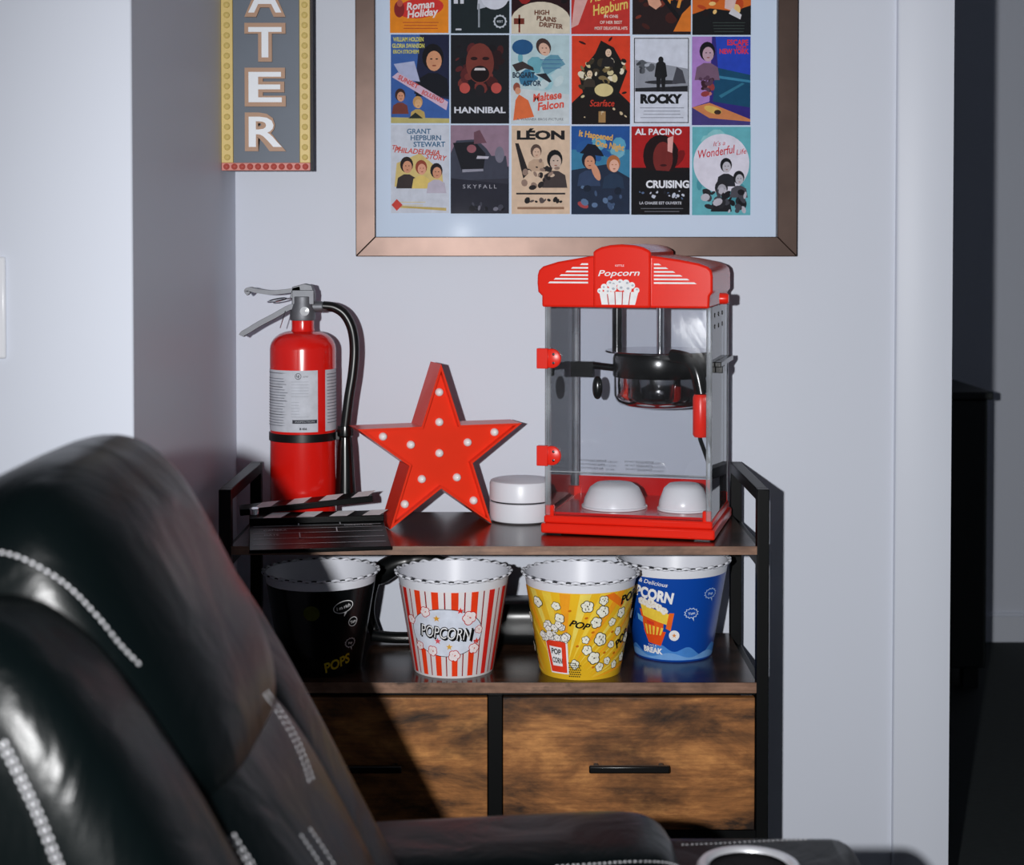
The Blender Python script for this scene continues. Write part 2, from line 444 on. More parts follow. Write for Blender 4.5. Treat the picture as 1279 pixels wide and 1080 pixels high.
def armrest(y0, y1):
    a = cbx('armrest', -.38, .352, y0, y1, .04, .612, .028)
    # padded top that stops short of the cup holder
    pad = MB(); n = 14; ym = (y0 + y1) / 2; hw = (y1 - y0) / 2 + .006
    prof = [(-.36, .560), (-.36, .612), (-.30, .628), (-.10, .637), (.06, .645), (.115, .646), (.143, .638), (.160, .618), (.170, .585), (.172, .560)]
    rows = []
    for (x, z) in spline([(p[0], 0, p[1]) for p in prof], 3) and [(q.x, q.z) for q in spline([(p[0], 0, p[1]) for p in prof], 3)]:
        row = []
        for j in range(n + 1):
            t = -1 + 2 * j / n
            drop = (abs(t) ** 5) * .035
            row.append((x - CO.x - (abs(t) ** 6) * .015, ym + hw * t - CO.y, max(.556, z - drop)))
        rows.append(row)
    k = n + 1
    vs = [p for r in rows for p in r]
    fs = [(i * k + j, i * k + j + 1, (i + 1) * k + j + 1, (i + 1) * k + j) for i in range(len(rows) - 1) for j in range(n)]
    pad.add(vs, fs)
    CHM.append(([Vector(p) + CO for p in vs], fs))
    pad.build('arm_pad', M_lea, a, smooth=70)
    return a
arm = armrest(1.50, 1.675)
armrest(.76, .935)
HC = Vector((.229, 1.568, .6125))
hold = MB().lathe([(.038, -.002), (.0385, .003), (.042, .0065), (.0475, .0065), (.0505, .003), (.0512, -.001)], 48, 0, Matrix.Translation(HC - CO))
ch = hold.build('cup_holder', mat('steel_ring', (214, 215, 220), .32, metal=.65), arm)
MB().lathe([(0.0005, .0012), (.0375, .0012), (.0385, .003)], 40, 0, Matrix.Translation(HC - CO)).build('cup_well', mat('black_well_shade', (4, 4, 5), .6, spec=.1), ch)  # flat disc, blackened to stand for the shade in a deep recess
vv = [Vector((x, y, .6122)) for x in (-.3, .345) for y in (1.505, 1.67)]
CHM.append(([Vector((.10, 1.50, .612)), Vector((.352, 1.50, .612)), Vector((.352, 1.675, .612)), Vector((.10, 1.675, .612))], [(0, 1, 2, 3)]))
_vs = []; _fs = []
for v_, f_ in CHM:
    o_ = len(_vs); _vs += v_; _fs += [tuple(i + o_ for i in f) for f in f_]
BVH = BVHTree.FromPolygons([tuple(p) for p in _vs], _fs)
def seam(pts, gap=9.5, rows=1, sep=6):
    """a row of stitches sewn into the cushion along the given line"""
    mb = MB(); C = Vector((0, 0, CAM_H))
    path = spline([(p[0], p[1], 0) for p in pts], 40)
    for r in range(rows):
        hits = []
        for i, q in enumerate(path):
            t = path[min(i + 1, len(path) - 1)] - path[max(i - 1, 0)]; t.normalize()
            px, py = q.x - t.y * sep * r, q.y + t.x * sep * r
            d = (at(px, py, 1.0) - C).normalized()
            h = BVH.ray_cast(C, d)
            if h[0] is not None: hits.append((h[0], h[1] if h[1].dot(d) < 0 else -h[1]))
        acc = 0; start = None; L = gap * .00034
        for (p, n), (q, m) in zip(hits, hits[1:]):
            l = (q - p).length
            if l > .03: acc = 0; continue
            acc += l
            if acc >= L * 1.6:
                acc = 0; t = (q - p).normalized(); b = n.cross(t)
                if b.length < 1e-4: continue
                b.normalize(); n2 = t.cross(b)
                M = Matrix((( *[t.x, b.x, n2.x], p.x - CO.x), (*[t.y, b.y, n2.y], p.y - CO.y), (*[t.z, b.z, n2.z], p.z - CO.z), (0, 0, 0, 1)))
                v = []; 
                for (x, w, z) in ((-.5, .5, .0), (-.3, 1, .6), (.3, 1, .6), (.5, .5, .0)):
                    v += [(x * L, -w * .0008, z * .0012 - .0002), (x * L, w * .0008, z * .0012 - .0002)]
                f = [(0, 1, 3, 2), (2, 3, 5, 4), (4, 5, 7, 6), (0, 2, 4, 6), (1, 7, 5, 3)]
                mb.add(v, f, 0, M)
    if mb.v:
        o = mb.build('stitching', M_thread, chair, smooth=0); o['kind'] = 'stuff'; o['label'] = 'pale thread stitching'
seam([(-6, 688), (30, 698), (80, 728), (120, 768), (150, 805), (176, 832)])
seam([(334, 862), (352, 888), (370, 918), (383, 948), (392, 975)], rows=2)
seam([(-4, 922), (20, 968), (45, 1020), (66, 1072), (74, 1094)], rows=2, sep=-7)
seam([(288, 1036), (302, 1058), (318, 1082), (324, 1092)], rows=2)
seam([(384, 1030), (402, 1056), (420, 1084)], rows=2, sep=14)
seam([(848, 1055), (900, 1053), (960, 1050), (1010, 1048)], gap=8)
seam([(690, 1082), (740, 1079), (790, 1076), (830, 1077), (850, 1082)], gap=8)

# ================================================================ popcorn machine
M_red = mat('red_plastic', (.80, .020, .008), .2, var=.02, lin=True, spec=.35)
M_redt = mat('red_plastic_satin', (.80, .022, .01), .3, spec=.35, var=.02, lin=True)
M_pane = clear('clear_plastic', (.975, .98, .99), haze=.012)
M_edgec = clear('clear_plastic_edge', (.80, .83, .86), haze=.38, rough=.08)
M_chrome = mat('chrome', (215, 216, 220), .1, metal=1, var=.02)
M_blk = mat('black_gloss_plastic', (9, 10, 11), .22)
YAW = R(-14)
pm = empty('popcorn_machine', (.2085, 2.683, ZT), YAW)
tag(pm, 'red popcorn machine with clear box and hanging kettle on the top shelf', 'popcorn machine')
HW, HD = .1385, .118
b = MB(); b.box(-HW, HW, -HD, HD, .002, .018); b.box(-HW + .004, HW - .004, -HD + .004, HD - .004, .018, .030)
b.build('base', M_red, pm, bevel=.003)
for sx in (-1, 1):
    for sy in (-1, 1):
        MB().box(sx * .118 - .012, sx * .118 + .012, sy * .1 - .012, sy * .1 + .012, 0, .005).build('foot', M_blk, pm)
        MB().box(sx * (HW - .013) - .007, sx * (HW - .013) + .007, sy * (HD - .012) - .006, sy * (HD - .012) + .006, .028, .046).build('corner_socket', M_red, pm, bevel=.002)
MB().box(-.122, .122, -.10, .104, .0305, .034).build('tray', mat('red_tray', (.55, .01, .01), .12, lin=True), pm)
MB().box(-.122, .122, .1045, .1065, .0305, .064).build('tray_back', MATS['red_tray'], pm)
zb, zt = .030, .364
MB().box(-HW + .012, HW - .012, -HD + .007, -HD + .010, zb, zt).build('front_pane', M_pane, pm)
MB().box(-HW + .0065, -HW + .009, -HD + .012, HD - .012, zb, zt).build('side_pane', M_pane, pm)
MB().box(HW - .009, HW - .0065, -HD + .012, HD - .012, zb, zt).build('side_pane', M_pane, pm)
MB().box(-HW + .012, HW - .012, HD - .010, HD - .007, zb, zt).build('back_pane', M_pane, pm)
MB().box(-HW + .013, HW - .013, -HD + .0045, -HD + .0068, .100, .1015).build('door_lip', M_edgec, pm)
for sx in (-1, 1):
    for sy in (-1, 1):
        x = sx * (HW - .010); y = sy * (HD - .009)
        MB().box(x - .0045, x + .0045, y - .0045, y + .0045, zb, zt).build('corner_post', M_edgec, pm, bevel=.002)
def lx(px): return (px - 678) / 215 * .277 - .1385
def lz(py): return (670 - py) * 1.2585e-3
side = [(680, 382), (680, 368), (675, 363), (674, 352), (674.3, 342), (676, 336), (681, 331), (700, 325), (745, 317)]
sider = [(816, 317), (850, 322), (873, 326.5), (884, 330.5), (888.5, 335), (890, 342), (890, 362), (886.5, 367), (886, 382)]
lid = MB(); poly = [(lx(x), lz(y)) for x, y in side + sider]
lid.prism(poly, -HD - .004, HD + .002)
lo = lid.build('lid', M_red, pm, bevel=.0035, seg=3)
dome = [(745, 382), (745, 313), (748, 310), (755, 306.5), (766, 304), (780, 303), (795, 304), (806, 306.5), (813, 310), (816, 313), (816, 382)]
MB().prism([(lx(x), lz(y)) for x, y in dome], -HD - .011, HD - .004).build('lid_dome', M_red, lo, bevel=.004, seg=3)
for k in range(6):
    y = 351 - k * 4.6; d = 4 if k == 5 else 0
    for q in ([(688 + k * 7.2 + d, y + 1), (738, y + 1), (738, y - 1.1), (690 + k * 7.2 + d, y - 1.1)], [(819, y + 1), (871 - k * 8.6, y + 1), (868 - k * 8.6, y - 1.1), (819, y - 1.1)]):
        Print().put([(lx(a), lz(b_)) for a, b_ in q], WHITE).build('stripe', lo, lambda x, y_, l: (x, -HD - .004 - l, y_))
pr = Print()
pr.text('Popcorn', lx(777), lz(338.5), .0092, WHITE, .012, .25, R(1), w=.066)
pr.text('KETTLE', lx(778), lz(329.5), .0030, WHITE, 0, 0, 0)
bx = []
pr.put([(lx(753), lz(362)), (lx(801), lz(362)), (lx(797), lz(378)), (lx(756), lz(378))], WHITE)
for k in range(1, 5): pr.put(line2((lx(753 + k * 9.6), lz(362)), (lx(756.5 + k * 8.2), lz(378)), .0016), (190, 60, 60))
rr = random.Random(3)
for (x, y, r) in ((754, 361, 3.4), (759, 356, 4), (766, 352, 4.2), (772, 351, 4.2), (779, 350.5, 4.2), (786, 351, 4.4), (793, 354, 4.2), (799, 360, 3.6), (770, 357, 5), (780, 356, 5), (788, 359, 5), (763, 361, 4)):
    pr.put(ell(lx(x), lz(y), r * .00128, r * .00125, 12), WHITE)
    pr.put(ell(lx(x + rr.uniform(-1.5, 1.5)), lz(y + rr.uniform(-1.5, 1.5)), r * .0005, r * .0004, 8), (176, 182, 192))
o = pr.build('emblem', lo, lambda x, y, l: (x, -HD - .011 - l, y), lift=.00006); o['label'] = 'white lettering and popcorn box emblem'
# hinges, side knob, latch and vent holes
for pz in (447, 570):
    z = lz(pz)
    hg = MB(); hg.box(-HW - .006, -HW + .012, -HD - .004, -HD + .008, z - .016, z + .016)
    hg.lathe([(0.0002, 0), (.0155, 0), (.0155, .005), (.014, .006), (.0002, .006)], 24, 0, Matrix.Translation((-HW + .017, -HD + .006, z)) @ Matrix.Rotation(PI / 2, 4, 'X'))
    h = hg.build('hinge', M_redt, pm, bevel=.001)
    for q in (-.007, .007):
        MB().lathe([(.0002, 0), (.0022, 0), (.0022, .0012), (.0002, .0018)], 10, 0, Matrix.Translation((-HW + .021, -HD - .0002, z + q)) @ Matrix.Rotation(PI / 2, 4, 'X')).build('screw', M_chrome, h)
MB().lathe([(.0002, .014), (.007, .014), (.009, .010), (.009, 0)], 20, 0, Matrix.Translation((HW + .012 - .012, -.06, .376)) @ Matrix.Rotation(PI / 2, 4, 'Y')).build('switch_knob', M_redt, pm)
for i in range(3):
    for j in range(2):
        MB().lathe([(.0002, .001), (.0035, .001), (.0035, 0)], 12, 0, Matrix.Translation((HW - .0065, -.07 + i * .05, .350 - j * .018)) @ Matrix.Rotation(PI / 2, 4, 'Y')).build('vent_hole', M_blk, pm)
lt = MB(); lt.box(HW - .0065, HW + .004, -.07, .10, .268, .276); lt.box(HW - .0065, HW + .005, -.06, -.02, .258, .268)
lt.build('latch', M_blk, pm, bevel=.001)
# kettle hanging from the lid
KX, KY = lx(812), .0
KM = Matrix.Translation((KX, KY, 0))
kt = MB().lathe([(.0005, .198), (.055, .198), (.066, .201), (.072, .207), (.0755, .216), (.0755, .246)], 48, 0, KM).build('kettle', M_chrome, pm)
MB().lathe([(.0757, .246), (.077, .248), (.077, .276), (.0755, .281), (.0755, .246)], 48, 0, KM).build('kettle_band', M_blk, kt)
MB().lathe([(.0005, .286), (.089, .286), (.090, .2875), (.089, .289), (.0005, .289)], 48, 0, KM).build('kettle_lid', mat('polished_plate', (190, 188, 196), .16, metal=1), kt)
MB().tube([(KX, KY, .289), (KX, KY, .37)], .0062, 16).build('drive_rod', M_chrome, kt)
MB().tube([(lx(749), .055, .285), (lx(749), .055, .37)], [.0085, .0085], 14).build('power_tube', M_blk, kt)
h = MB(); h.box(lx(697), lx(726), -.004, .012, .243, .268); h.tube([(lx(722), .004, .262), (KX - .07, .002, .258)], .006, 10); h.superell((lx(736), KY - .03, .228), (1, 0, 0), (0, 1, 0), (0, 0, 1), .0085, .008, .019, .9, .9, 16, 10)
h.build('pivot_bracket', M_blk, kt)
h = MB(); h.box(KX + .012, KX + .05, -.085, -.03, .279, .288); h.tube(spline([(KX + .03, -.075, .285), (KX + .058, -.086, .28), (KX + .072, -.092, .262), (KX + .080, -.094, .228)], 6), .011, 12)
h.build('handle_bracket', M_blk, kt)
MB().lathe([(.0005, .160), (.010, .160), (.0125, .164), (.0125, .222), (.010, .227), (.0005, .227)], 24, 0, Matrix.Translation((KX + .079, -.094, 0))).build('handle_grip', M_redt, kt)
MB().tube([(KX + .066, -.05, .205), (KX + .072, -.045, .15), (KX + .085, -.04, .112)], .0035, 8).build('tilt_rod', M_blk, kt)
pr = Print()
for k in range(3):
    pr.text('CAUTION HOT SURFACE'[:19 - k * 2], lx(742), .120 - k * .006, .0028, (70, 72, 80)); pr.text('DO NOT TOUCH KETTLE'[:19 - k], lx(800), .120 - k * .006, .0028, (70, 72, 80))
o = pr.build('warning_print', pm, lambda x, y, l: (x, -HD + .0068 - l, y)); o['label'] = 'small dark print on the clear door'; o['kind'] = 'stuff'
# white cups lying in the machine
Mw = Matrix.Rotation(YAW, 4, 'Z')
M_cup = mat('white_plastic', (232, 233, 238), .3, var=.02)
def cup(px, dy, r, h, label):
    p = Vector(pm.location) + (Mw @ Vector((lx(px), dy, .0345)))
    e = empty('plastic_cup', p); tag(e, label, 'cup', 'white cups inside the popcorn machine')
    MB().lathe([(r, 0), (r * 1.03, .002), (r * .98, h * .35), (r * .8, h * .8), (r * .6, h * .97), (.0005, h)], 40).build('bowl', M_cup, e)
    MB().lathe([(r * .98, .0), (r * 1.07, .0), (r * 1.07, .003), (r * .99, .004)], 40).build('rim', M_cup, e)
    return e
cup(758, -.03, .050, .040, 'wider white plastic cup upturned at left inside the popcorn machine')
cup(846, -.03, .040, .043, 'smaller white plastic cup upturned at right inside the popcorn machine')

# ================================================================ popcorn buckets
BH = .155
def bucket(px, Yc, name_label, body, rt=.0885, rb=.063, rz=0):
    p = at(px, 760, Yc); e = empty('popcorn_bucket', (p.x, Yc, ZL), rz)
    tag(e, name_label, 'bucket', 'paper popcorn buckets on the lower shelf')
    rr_ = lambda z: rb + (rt - rb) * z / BH
    MB().lathe([(.0005, .003), (rb - .002, .003), (rb - .0005, 0), (rr_(.001), .001), (rr_(BH - .016), BH - .016)], 72).build('body', body, e)
    MB().lathe([(rr_(BH - .016), BH - .016), (rt, BH)], 72).build('top_band', mat('bucket_white', (228, 230, 238), .35, var=.02), e)
    MB().lathe([(.0005, .0045), (rb - .0025, .0045), (rt - .0015, BH), (rt, BH)], 72).build('lining', mat('bucket_lining', (224, 226, 236), .4, var=.02), e)
    ns = 26; path = []; path2 = []
    for i in range(ns * 8):
        a = 2 * PI * i / (ns * 8); w = math.cos(ns * a)
        path.append(((rt + .002 + .0016 * w) * math.cos(a), (rt + .002 + .0016 * w) * math.sin(a), BH + .0016 * w))
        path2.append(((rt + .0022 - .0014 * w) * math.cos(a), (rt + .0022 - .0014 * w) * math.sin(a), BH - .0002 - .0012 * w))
    MB().tube(path, .0023, 8, True).build('scalloped_rim', mat('bucket_rim', (225, 227, 236), .35, var=.02), e, smooth=80)
    MB().tube(path2, .0011, 6, True).build('rim_shade', mat('rim_shade_grey', (48, 51, 56), .5), e, smooth=80)  # dark ring paints the shadow gaps between the rim's scallops
    rm = (rt + rb) / 2
    def fmap(u, v, l):      # u along the wall (0 faces the front), v up from the base
        a = -PI / 2 + u / rm; r = rr_(v) + l
        return (r * math.cos(a), r * math.sin(a), v)
    return e, fmap
def puff(p, x, y, r, seed=0, fill=WHITE, edge=BLACK, mark=(150, 120, 60)):
    q = random.Random(seed); n = 5; a0 = q.uniform(0, 6)
    cs = [(x + r * .55 * math.cos(a0 + 2 * PI * i / n) * q.uniform(.8, 1.15), y + r * .55 * math.sin(a0 + 2 * PI * i / n) * q.uniform(.8, 1.15), r * q.uniform(.42, .6)) for i in range(n)]
    p.many([ell(a, b, c + r * .14, c + r * .14, 10) for a, b, c in cs], edge)
    p.many([ell(a, b, c, c, 10) for a, b, c in cs] + [ell(x, y, r * .4, r * .4, 10)], fill)
    p.many([ell(x + r * .1, y, r * .2, r * .12, 8, a0), ell(x - r * .3, y + r * .3, r * .1, r * .06, 6, a0 + 1)], mark)

# red and white striped
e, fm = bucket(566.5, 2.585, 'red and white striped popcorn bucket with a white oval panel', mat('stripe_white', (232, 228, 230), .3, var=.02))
p = Print(); top = BH - .0165
for k in range(-8, 9):
    u = k * .0281 + .0045
    if abs(u) > .225: continue
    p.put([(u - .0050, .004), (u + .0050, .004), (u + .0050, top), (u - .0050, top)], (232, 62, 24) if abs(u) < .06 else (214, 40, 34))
    p.put([(u + .0130, .004), (u + .0149, .004), (u + .0149, top), (u + .0130, top)], (150, 28, 34))
OX, OY = -.010, .074
p.put(ell(OX, OY, .0585, .0385, 40), BLACK); p.put(ell(OX, OY, .0575, .0375, 40), (214, 220, 234))
p.text('POPCORN', OX + .002, OY - .002, .0185, BLACK, .035, .12, R(-4), w=.086); p.text('POPCORN', OX, OY, .0185, BLACK, .045, .12, R(-4), w=.086)
p.text('POPCORN', OX, OY, .0185, WHITE, -.005, .12, R(-4), w=.080)
for (x, y, r, s) in ((-.030, .032, .0075, 1), (.036, .024, .0095, 2), (.052, .004, .006, 3), (.046, -.026, .008, 4), (.014, -.036, .0085, 5), (-.022, -.030, .0075, 6), (-.046, -.024, .007, 7), (-.058, .016, .007, 8)):
    puff(p, OX + x, OY + y, r, s, (240, 225, 226), (190, 40, 44), (210, 90, 80))
for (x, y, c) in ((-.012, .023, (222, 160, 50)), (.006, -.022, (222, 170, 70)), (.022, .036, (220, 50, 40)), (-.012, -.013, (220, 80, 90)), (.049, -.014, (222, 60, 50))):
    p.put(star_poly(OX + x, OY + y, .0055), c)
p.build('print', e, fm, .006, .00005)['kind'] = 'stuff'

# yellow
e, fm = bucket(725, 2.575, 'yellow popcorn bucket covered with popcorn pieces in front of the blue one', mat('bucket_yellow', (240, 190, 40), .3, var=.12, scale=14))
p = Print()
for k in range(26):
    a = R(12 + k * 6.4); c = ((250, 160, 36), (248, 206, 70), (240, 214, 96))[k % 3]
    ox_, oy_ = -.03, -.02
    q0 = (ox_ + .05 * math.cos(a), oy_ + .05 * math.sin(a)); L = .26
    pts = [q0, (ox_ + L * math.cos(a - .03), oy_ + L * math.sin(a - .03)), (ox_ + L * math.cos(a + .03), oy_ + L * math.sin(a + .03))]
    pts = [(max(-.15, min(.19, x)), max(.004, min(BH - .017, y))) for x, y in pts]
    p.put(pts, c)
p.put([(.030, .135), (.062, .112), (.068, .120), (.045, .138)], (246, 120, 30))
for i, (x, y, r) in enumerate(((.006, .119, .0085), (.030, .127, .007), (.030, .110, .0085), (.020, .093, .0085), (.047, .091, .006), (.064, .103, .008), (.029, .065, .0095), (.005, .066, .006), (.049, .055, .006), (.007, .049, .0075), (.019, .036, .0095), (.044, .030, .006), (.030, .021, .007), (.060, .075, .006), (-.012, .026, .007), (-.038, .118, .006), (-.034, .098, .007), (.060, .022, .006), (.085, .06, .008), (.10, .095, .008), (.08, .03, .007), (-.07, .12, .008), (-.10, .09, .008), (-.11, .04, .008), (.13, .05, .008))):
    puff(p, x, y, r, 20 + i, (240, 236, 220), (30, 24, 16), (60, 48, 30))
for (x, y) in ((-.018, .112), (.005, .101), (.015, .078), (-.008, .056), (.036, .044), (.055, .041), (.018, .022), (.047, .076)):
    p.put(ell(x, y, .0026, .0018, 8, .5), (200, 110, 20))
p.text('POP', -.004, .090, .0105, BLACK, .03, .35, R(-14)); p.text('POP', .074, .128, .013, BLACK, .03, .3, R(12)); p.text('POP', .070, .062, .012, BLACK, .03, .3, R(38))
p.put([(-.062, .064), (-.023, .064), (-.0225, .010), (-.056, .010)], (235, 232, 236)); p.put([(-.061, .062), (-.026, .062), (-.0255, .012), (-.055, .012)], (226, 60, 34))
p.put([(-.055, .053), (-.033, .052), (-.033, .022), (-.051, .022)], (238, 236, 240))
p.text('POP', -.043, .045, .0085, BLACK, .03, 0, R(-4), w=.017); p.text('CORN', -.042, .031, .0085, BLACK, .03, 0, R(-4), w=.018)
q = random.Random(5)
for i in range(26):
    x = q.uniform(-.064, -.022); y = .064 + q.random() * .030 * (1 - ((x + .043) / .024) ** 2)
    puff(p, x, y, .0052, 60 + i, (236, 232, 226), (34, 30, 26), (90, 80, 70))
for i in range(40):
    p.put(ell(-.021 + (i % 6) * .0032 + (i // 6 % 2) * .0016, .008 + (i // 6) * .0036, .0011, .0011, 6), (60, 54, 30))
p.build('print', e, fm, .006, .000035)['kind'] = 'stuff'

# blue
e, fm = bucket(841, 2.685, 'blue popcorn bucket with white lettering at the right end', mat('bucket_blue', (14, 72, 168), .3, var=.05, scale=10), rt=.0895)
p = Print()
p.put([(x * .01 - .15, .004 + 0) for x in range(31)] + [(.15 - x * .005, .020 + .006 * math.sin(x * .55) + .004 * math.sin(x * .23)) for x in range(61)], (70, 132, 206))
p.put([(x * .01 - .15, .003) for x in range(31)] + [(.15 - x * .005, .011 + .004 * math.sin(x * .4 + 1)) for x in range(61)], (110, 160, 218))
p.text('& Delicious', -.038, .131, .0068, WHITE, .01, .3, R(-7)); p.text('POPCORN', -.050, .113, .0170, WHITE, .05, .05, R(-9), w=.086)
# a plain carton of popcorn
p.put([(-.066, .085), (-.022, .074), (-.027, .040), (-.060, .048)], (228, 92, 30)); p.put([(-.062, .052), (-.020, .050), (-.030, .026), (-.054, .030)], (226, 78, 26))
p.put([(-.063, .094), (-.014, .080), (-.018, .062), (-.060, .074)], (246, 206, 70)); p.put([(-.014, .082), (-.006, .082), (-.012, .052), (-.020, .056)], (236, 104, 34))
for k in range(5): p.put([(-.058 + k * .0075, .061 - k * .001), (-.054 + k * .0075, .060 - k * .001), (-.053 + k * .006, .044), (-.056 + k * .006, .044)], (248, 196, 70))
p.put([(-.053, .068), (-.040, .065), (-.040, .059), (-.053, .062)], (214, 60, 40)); p.put([(-.072, .076), (-.061, .071), (-.062, .062), (-.072, .066)], (110, 178, 226))
for i, (x, y) in enumerate(((-.060, .098), (-.053, .097), (-.046, .094), (-.038, .095), (-.030, .091), (-.022, .086), (-.042, .099))): puff(p, x, y, .0055, 90 + i, (240, 236, 230), (226, 214, 200), (226, 200, 150))
p.put(ell(-.006, .045, .0088, .0088, 24), (236, 236, 238)); p.put(star_poly(-.006, .045, .0042), (222, 140, 70))
p.text('TAKE A', -.046, .026, .0035, WHITE); p.text('BREAK', -.046, .018, .0088, WHITE, .05, 0, R(-3))
def burst(p, x, y, r, c, inner, word, n=12):
    pts = [(x + r * (1 if i % 2 else .8) * math.cos(PI * i / n), y + r * .75 * (1 if i % 2 else .8) * math.sin(PI * i / n)) for i in range(2 * n)]
    p.put(pts, c); p.put([(x + (a - x) * .86, y + (b - y) * .84) for a, b in pts], inner); p.put([(x + r * .1, y - r * .6), (x + r * .35, y - r * .6), (x + r * .4, y - r * 1.1)], c)
    p.text(word, x, y, r * .34, c, .03, 0, R(6))
burst(p, .021, .082, .0125, (196, 214, 240), (14, 72, 168), 'Yum'); burst(p, .052, .112, .0125, (170, 196, 232), (14, 72, 168), 'Pop')
p.build('print', e, fm, .006, .00005)['kind'] = 'stuff'

# black, half in the recliner's shadow
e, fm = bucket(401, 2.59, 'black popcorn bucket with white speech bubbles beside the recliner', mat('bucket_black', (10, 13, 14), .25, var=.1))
p = Print(); K = (12, 14, 15)
p.put(ell(.042, .112, .0160, .0098, 28, R(14)), WHITE); p.put(ell(.042, .112, .0148, .0086, 28, R(14)), K); p.put([(.044, .103), (.049, .105), (.044, .096)], WHITE); p.text('I m rich', .042, .112, .0055, WHITE, .02, .1, R(14), w=.022)
p.put(ell(.061, .086, .0085, .0078, 20), WHITE); p.put(ell(.061, .086, .0075, .0068, 20), K); p.text('Yum', .061, .086, .005, WHITE, .03, 0, R(10), w=.011)
burst(p, .060, .052, .0115, WHITE, K, 'Pop'); p.text('POPS', .038, .022, .015, (214, 186, 40), .03, .1, R(16))
p.put(ell(-.005, .104, .012, .012, 20), (80, 84, 20)); pass
p.build('print', e, fm, .006, .00005)['kind'] = 'stuff'

# black bag lying behind the buckets
M_bag = mat('black_bag_leather', (11, 13, 14), .3, var=.2, scale=14, bump=.3)
bg = empty('black_bag', (.03, 2.752, ZL)); tag(bg, 'black glossy bag with looped strap behind the striped and yellow buckets', 'bag')
MB().superell((.005, 0, .038), (1, 0, 0), (0, 1, 0), (0, 0, 1), .105, .050, .038, .6, .7, 40, 20).build('body', M_bag, bg, smooth=80)
MB().tube(spline([(-.07, -.01, .016), (-.15, -.012, .012), (-.225, -.012, .011), (-.265, -.005, .013)], 6), .011, 12, flat=.9).build('strap', M_bag, bg)
MB().tube(spline([(-.262, .012, .013), (-.272, .015, .05), (-.262, .012, .10), (-.235, .004, .128), (-.205, 0, .138), (-.175, .004, .14), (-.13, .01, .12), (-.08, .015, .06)], 6), [.009] * 13 + [.0155, .018, .019, .0195, .0195, .019, .0185, .018, .0175, .017, .0165, .016] + [.014] * 18, 12).build('loop_and_shadow', M_bag, bg, smooth=80)  # left upright of the loop shapes the black bucket's wall shadow as strap

# ================================================================ star light
st = empty('star_light', (-.1255, 2.70, ZT), R(19)); tag(st, 'red metal marquee star with small white bulbs on the top shelf', 'star light')
SR, SD = .147, .062
SZ = SR * math.cos(R(36)) + .0005
def spts(r, k=.385): return [((r if i % 2 == 0 else r * k) * math.sin(i * PI / 5), SZ + (r if i % 2 == 0 else r * k) * math.cos(i * PI / 5)) for i in range(10)]
so, si = spts(SR), [(x * .925, SZ + (z - SZ) * .925) for x, z in spts(SR)]
M_star = mat('red_star_enamel', (.84, .036, .010), .32, var=.03, lin=True, coat=.1, spec=.35)
y0, y1, yf = -SD / 2, SD / 2, -SD / 2 + .012
body = MB(); n = 10
V = [(x, y0, z) for x, z in so] + [(x, y1, z) for x, z in so] + [(x, y0, z) for x, z in si] + [(x, yf, z) for x, z in si]
Fs = []
for i in range(n):
    j = (i + 1) % n
    Fs += [(i, j, j + n, i + n), (i, i + 2 * n, j + 2 * n, j), (i + 2 * n, i + 3 * n, j + 3 * n, j + 2 * n)]
Fs.append(tuple(range(2 * n - 1, n - 1, -1)))
body.add(V, Fs); body.build('star_body', M_star, st, smooth=0)
fp = MB(); fp.add([(x, yf, z) for x, z in si], [tuple(range(n))]); fp.build('face_panel', M_star, st, smooth=0)
M_bulb = mat('bulb_white', (240, 238, 238), .3, var=.02)
bpos = [(0, 0)] + [(r * math.sin(i * 2 * PI / 5), r * math.cos(i * 2 * PI / 5)) for i in range(5) for r in (.051, .1)]
b0 = None
for (x, z) in bpos:
    if b0 is None:
        b0 = MB().lathe([(.0068, 0), (.0066, .003), (.0052, .0062), (.003, .008), (.0003, .0088)], 20, 0, Matrix.Rotation(PI / 2, 4, 'X')).build('bulb', M_bulb, st)
        o = b0
    else:
        o = b0.copy(); COL.objects.link(o)
    o.location = (x, yf, SZ + z)

# ================================================================ white puck
pk = empty('white_puck', (.016, 2.737, ZT)); tag(pk, 'white round two-part puck between the star and the popcorn machine', 'router')
M_pk = mat('puck_white', (226, 228, 236), .35, var=.01)
MB().lathe([(.0005, 0), (.046, 0), (.052, .003), (.0535, .008), (.0535, .0325), (.052, .0335), (.0005, .0335)], 64).build('lower_half', M_pk, pk)
MB().lathe([(.0005, .0355), (.052, .0355), (.0535, .0365), (.0535, .063), (.0515, .0675), (.047, .069), (.0005, .0692)], 64).build('upper_half', M_pk, pk)
MB().lathe([(.0515, .0334), (.0515, .0356)], 64).build('groove', mat('groove_dark', (30, 32, 36), .6), pk)

# ================================================================ fire extinguisher
ex = empty('fire_extinguisher', (-.346, 2.712, ZT)); tag(ex, 'red fire extinguisher with black hose standing on the top shelf', 'fire extinguisher')
TR = .0545; U = 1.322e-3
def ez(py): return (656 - py) * U + .0
def exx(px): return (px - 378.5) * U
M_tank = mat('red_tank_paint', (.70, .010, .006), .2, var=.02, lin=True, coat=.5)
prof = [(.0005, .004), (TR - .008, .004), (TR - .004, .0), (TR - .001, .006), (TR, .014), (TR, ez(438))]
for k in range(1, 9):
    a = k / 8 * PI / 2; prof.append((.0195 + (TR - .0195) * math.cos(a), ez(438) + .030 * math.sin(a)))
prof += [(.0185, ez(412)), (.0185, ez(402)), (.0005, ez(402))]
tk = MB().lathe(prof, 64).build('tank', M_tank, ex)
M_alu = mat('cast_aluminium', (120, 122, 127), .55, metal=.7, var=.12, scale=80)
vb = MB()
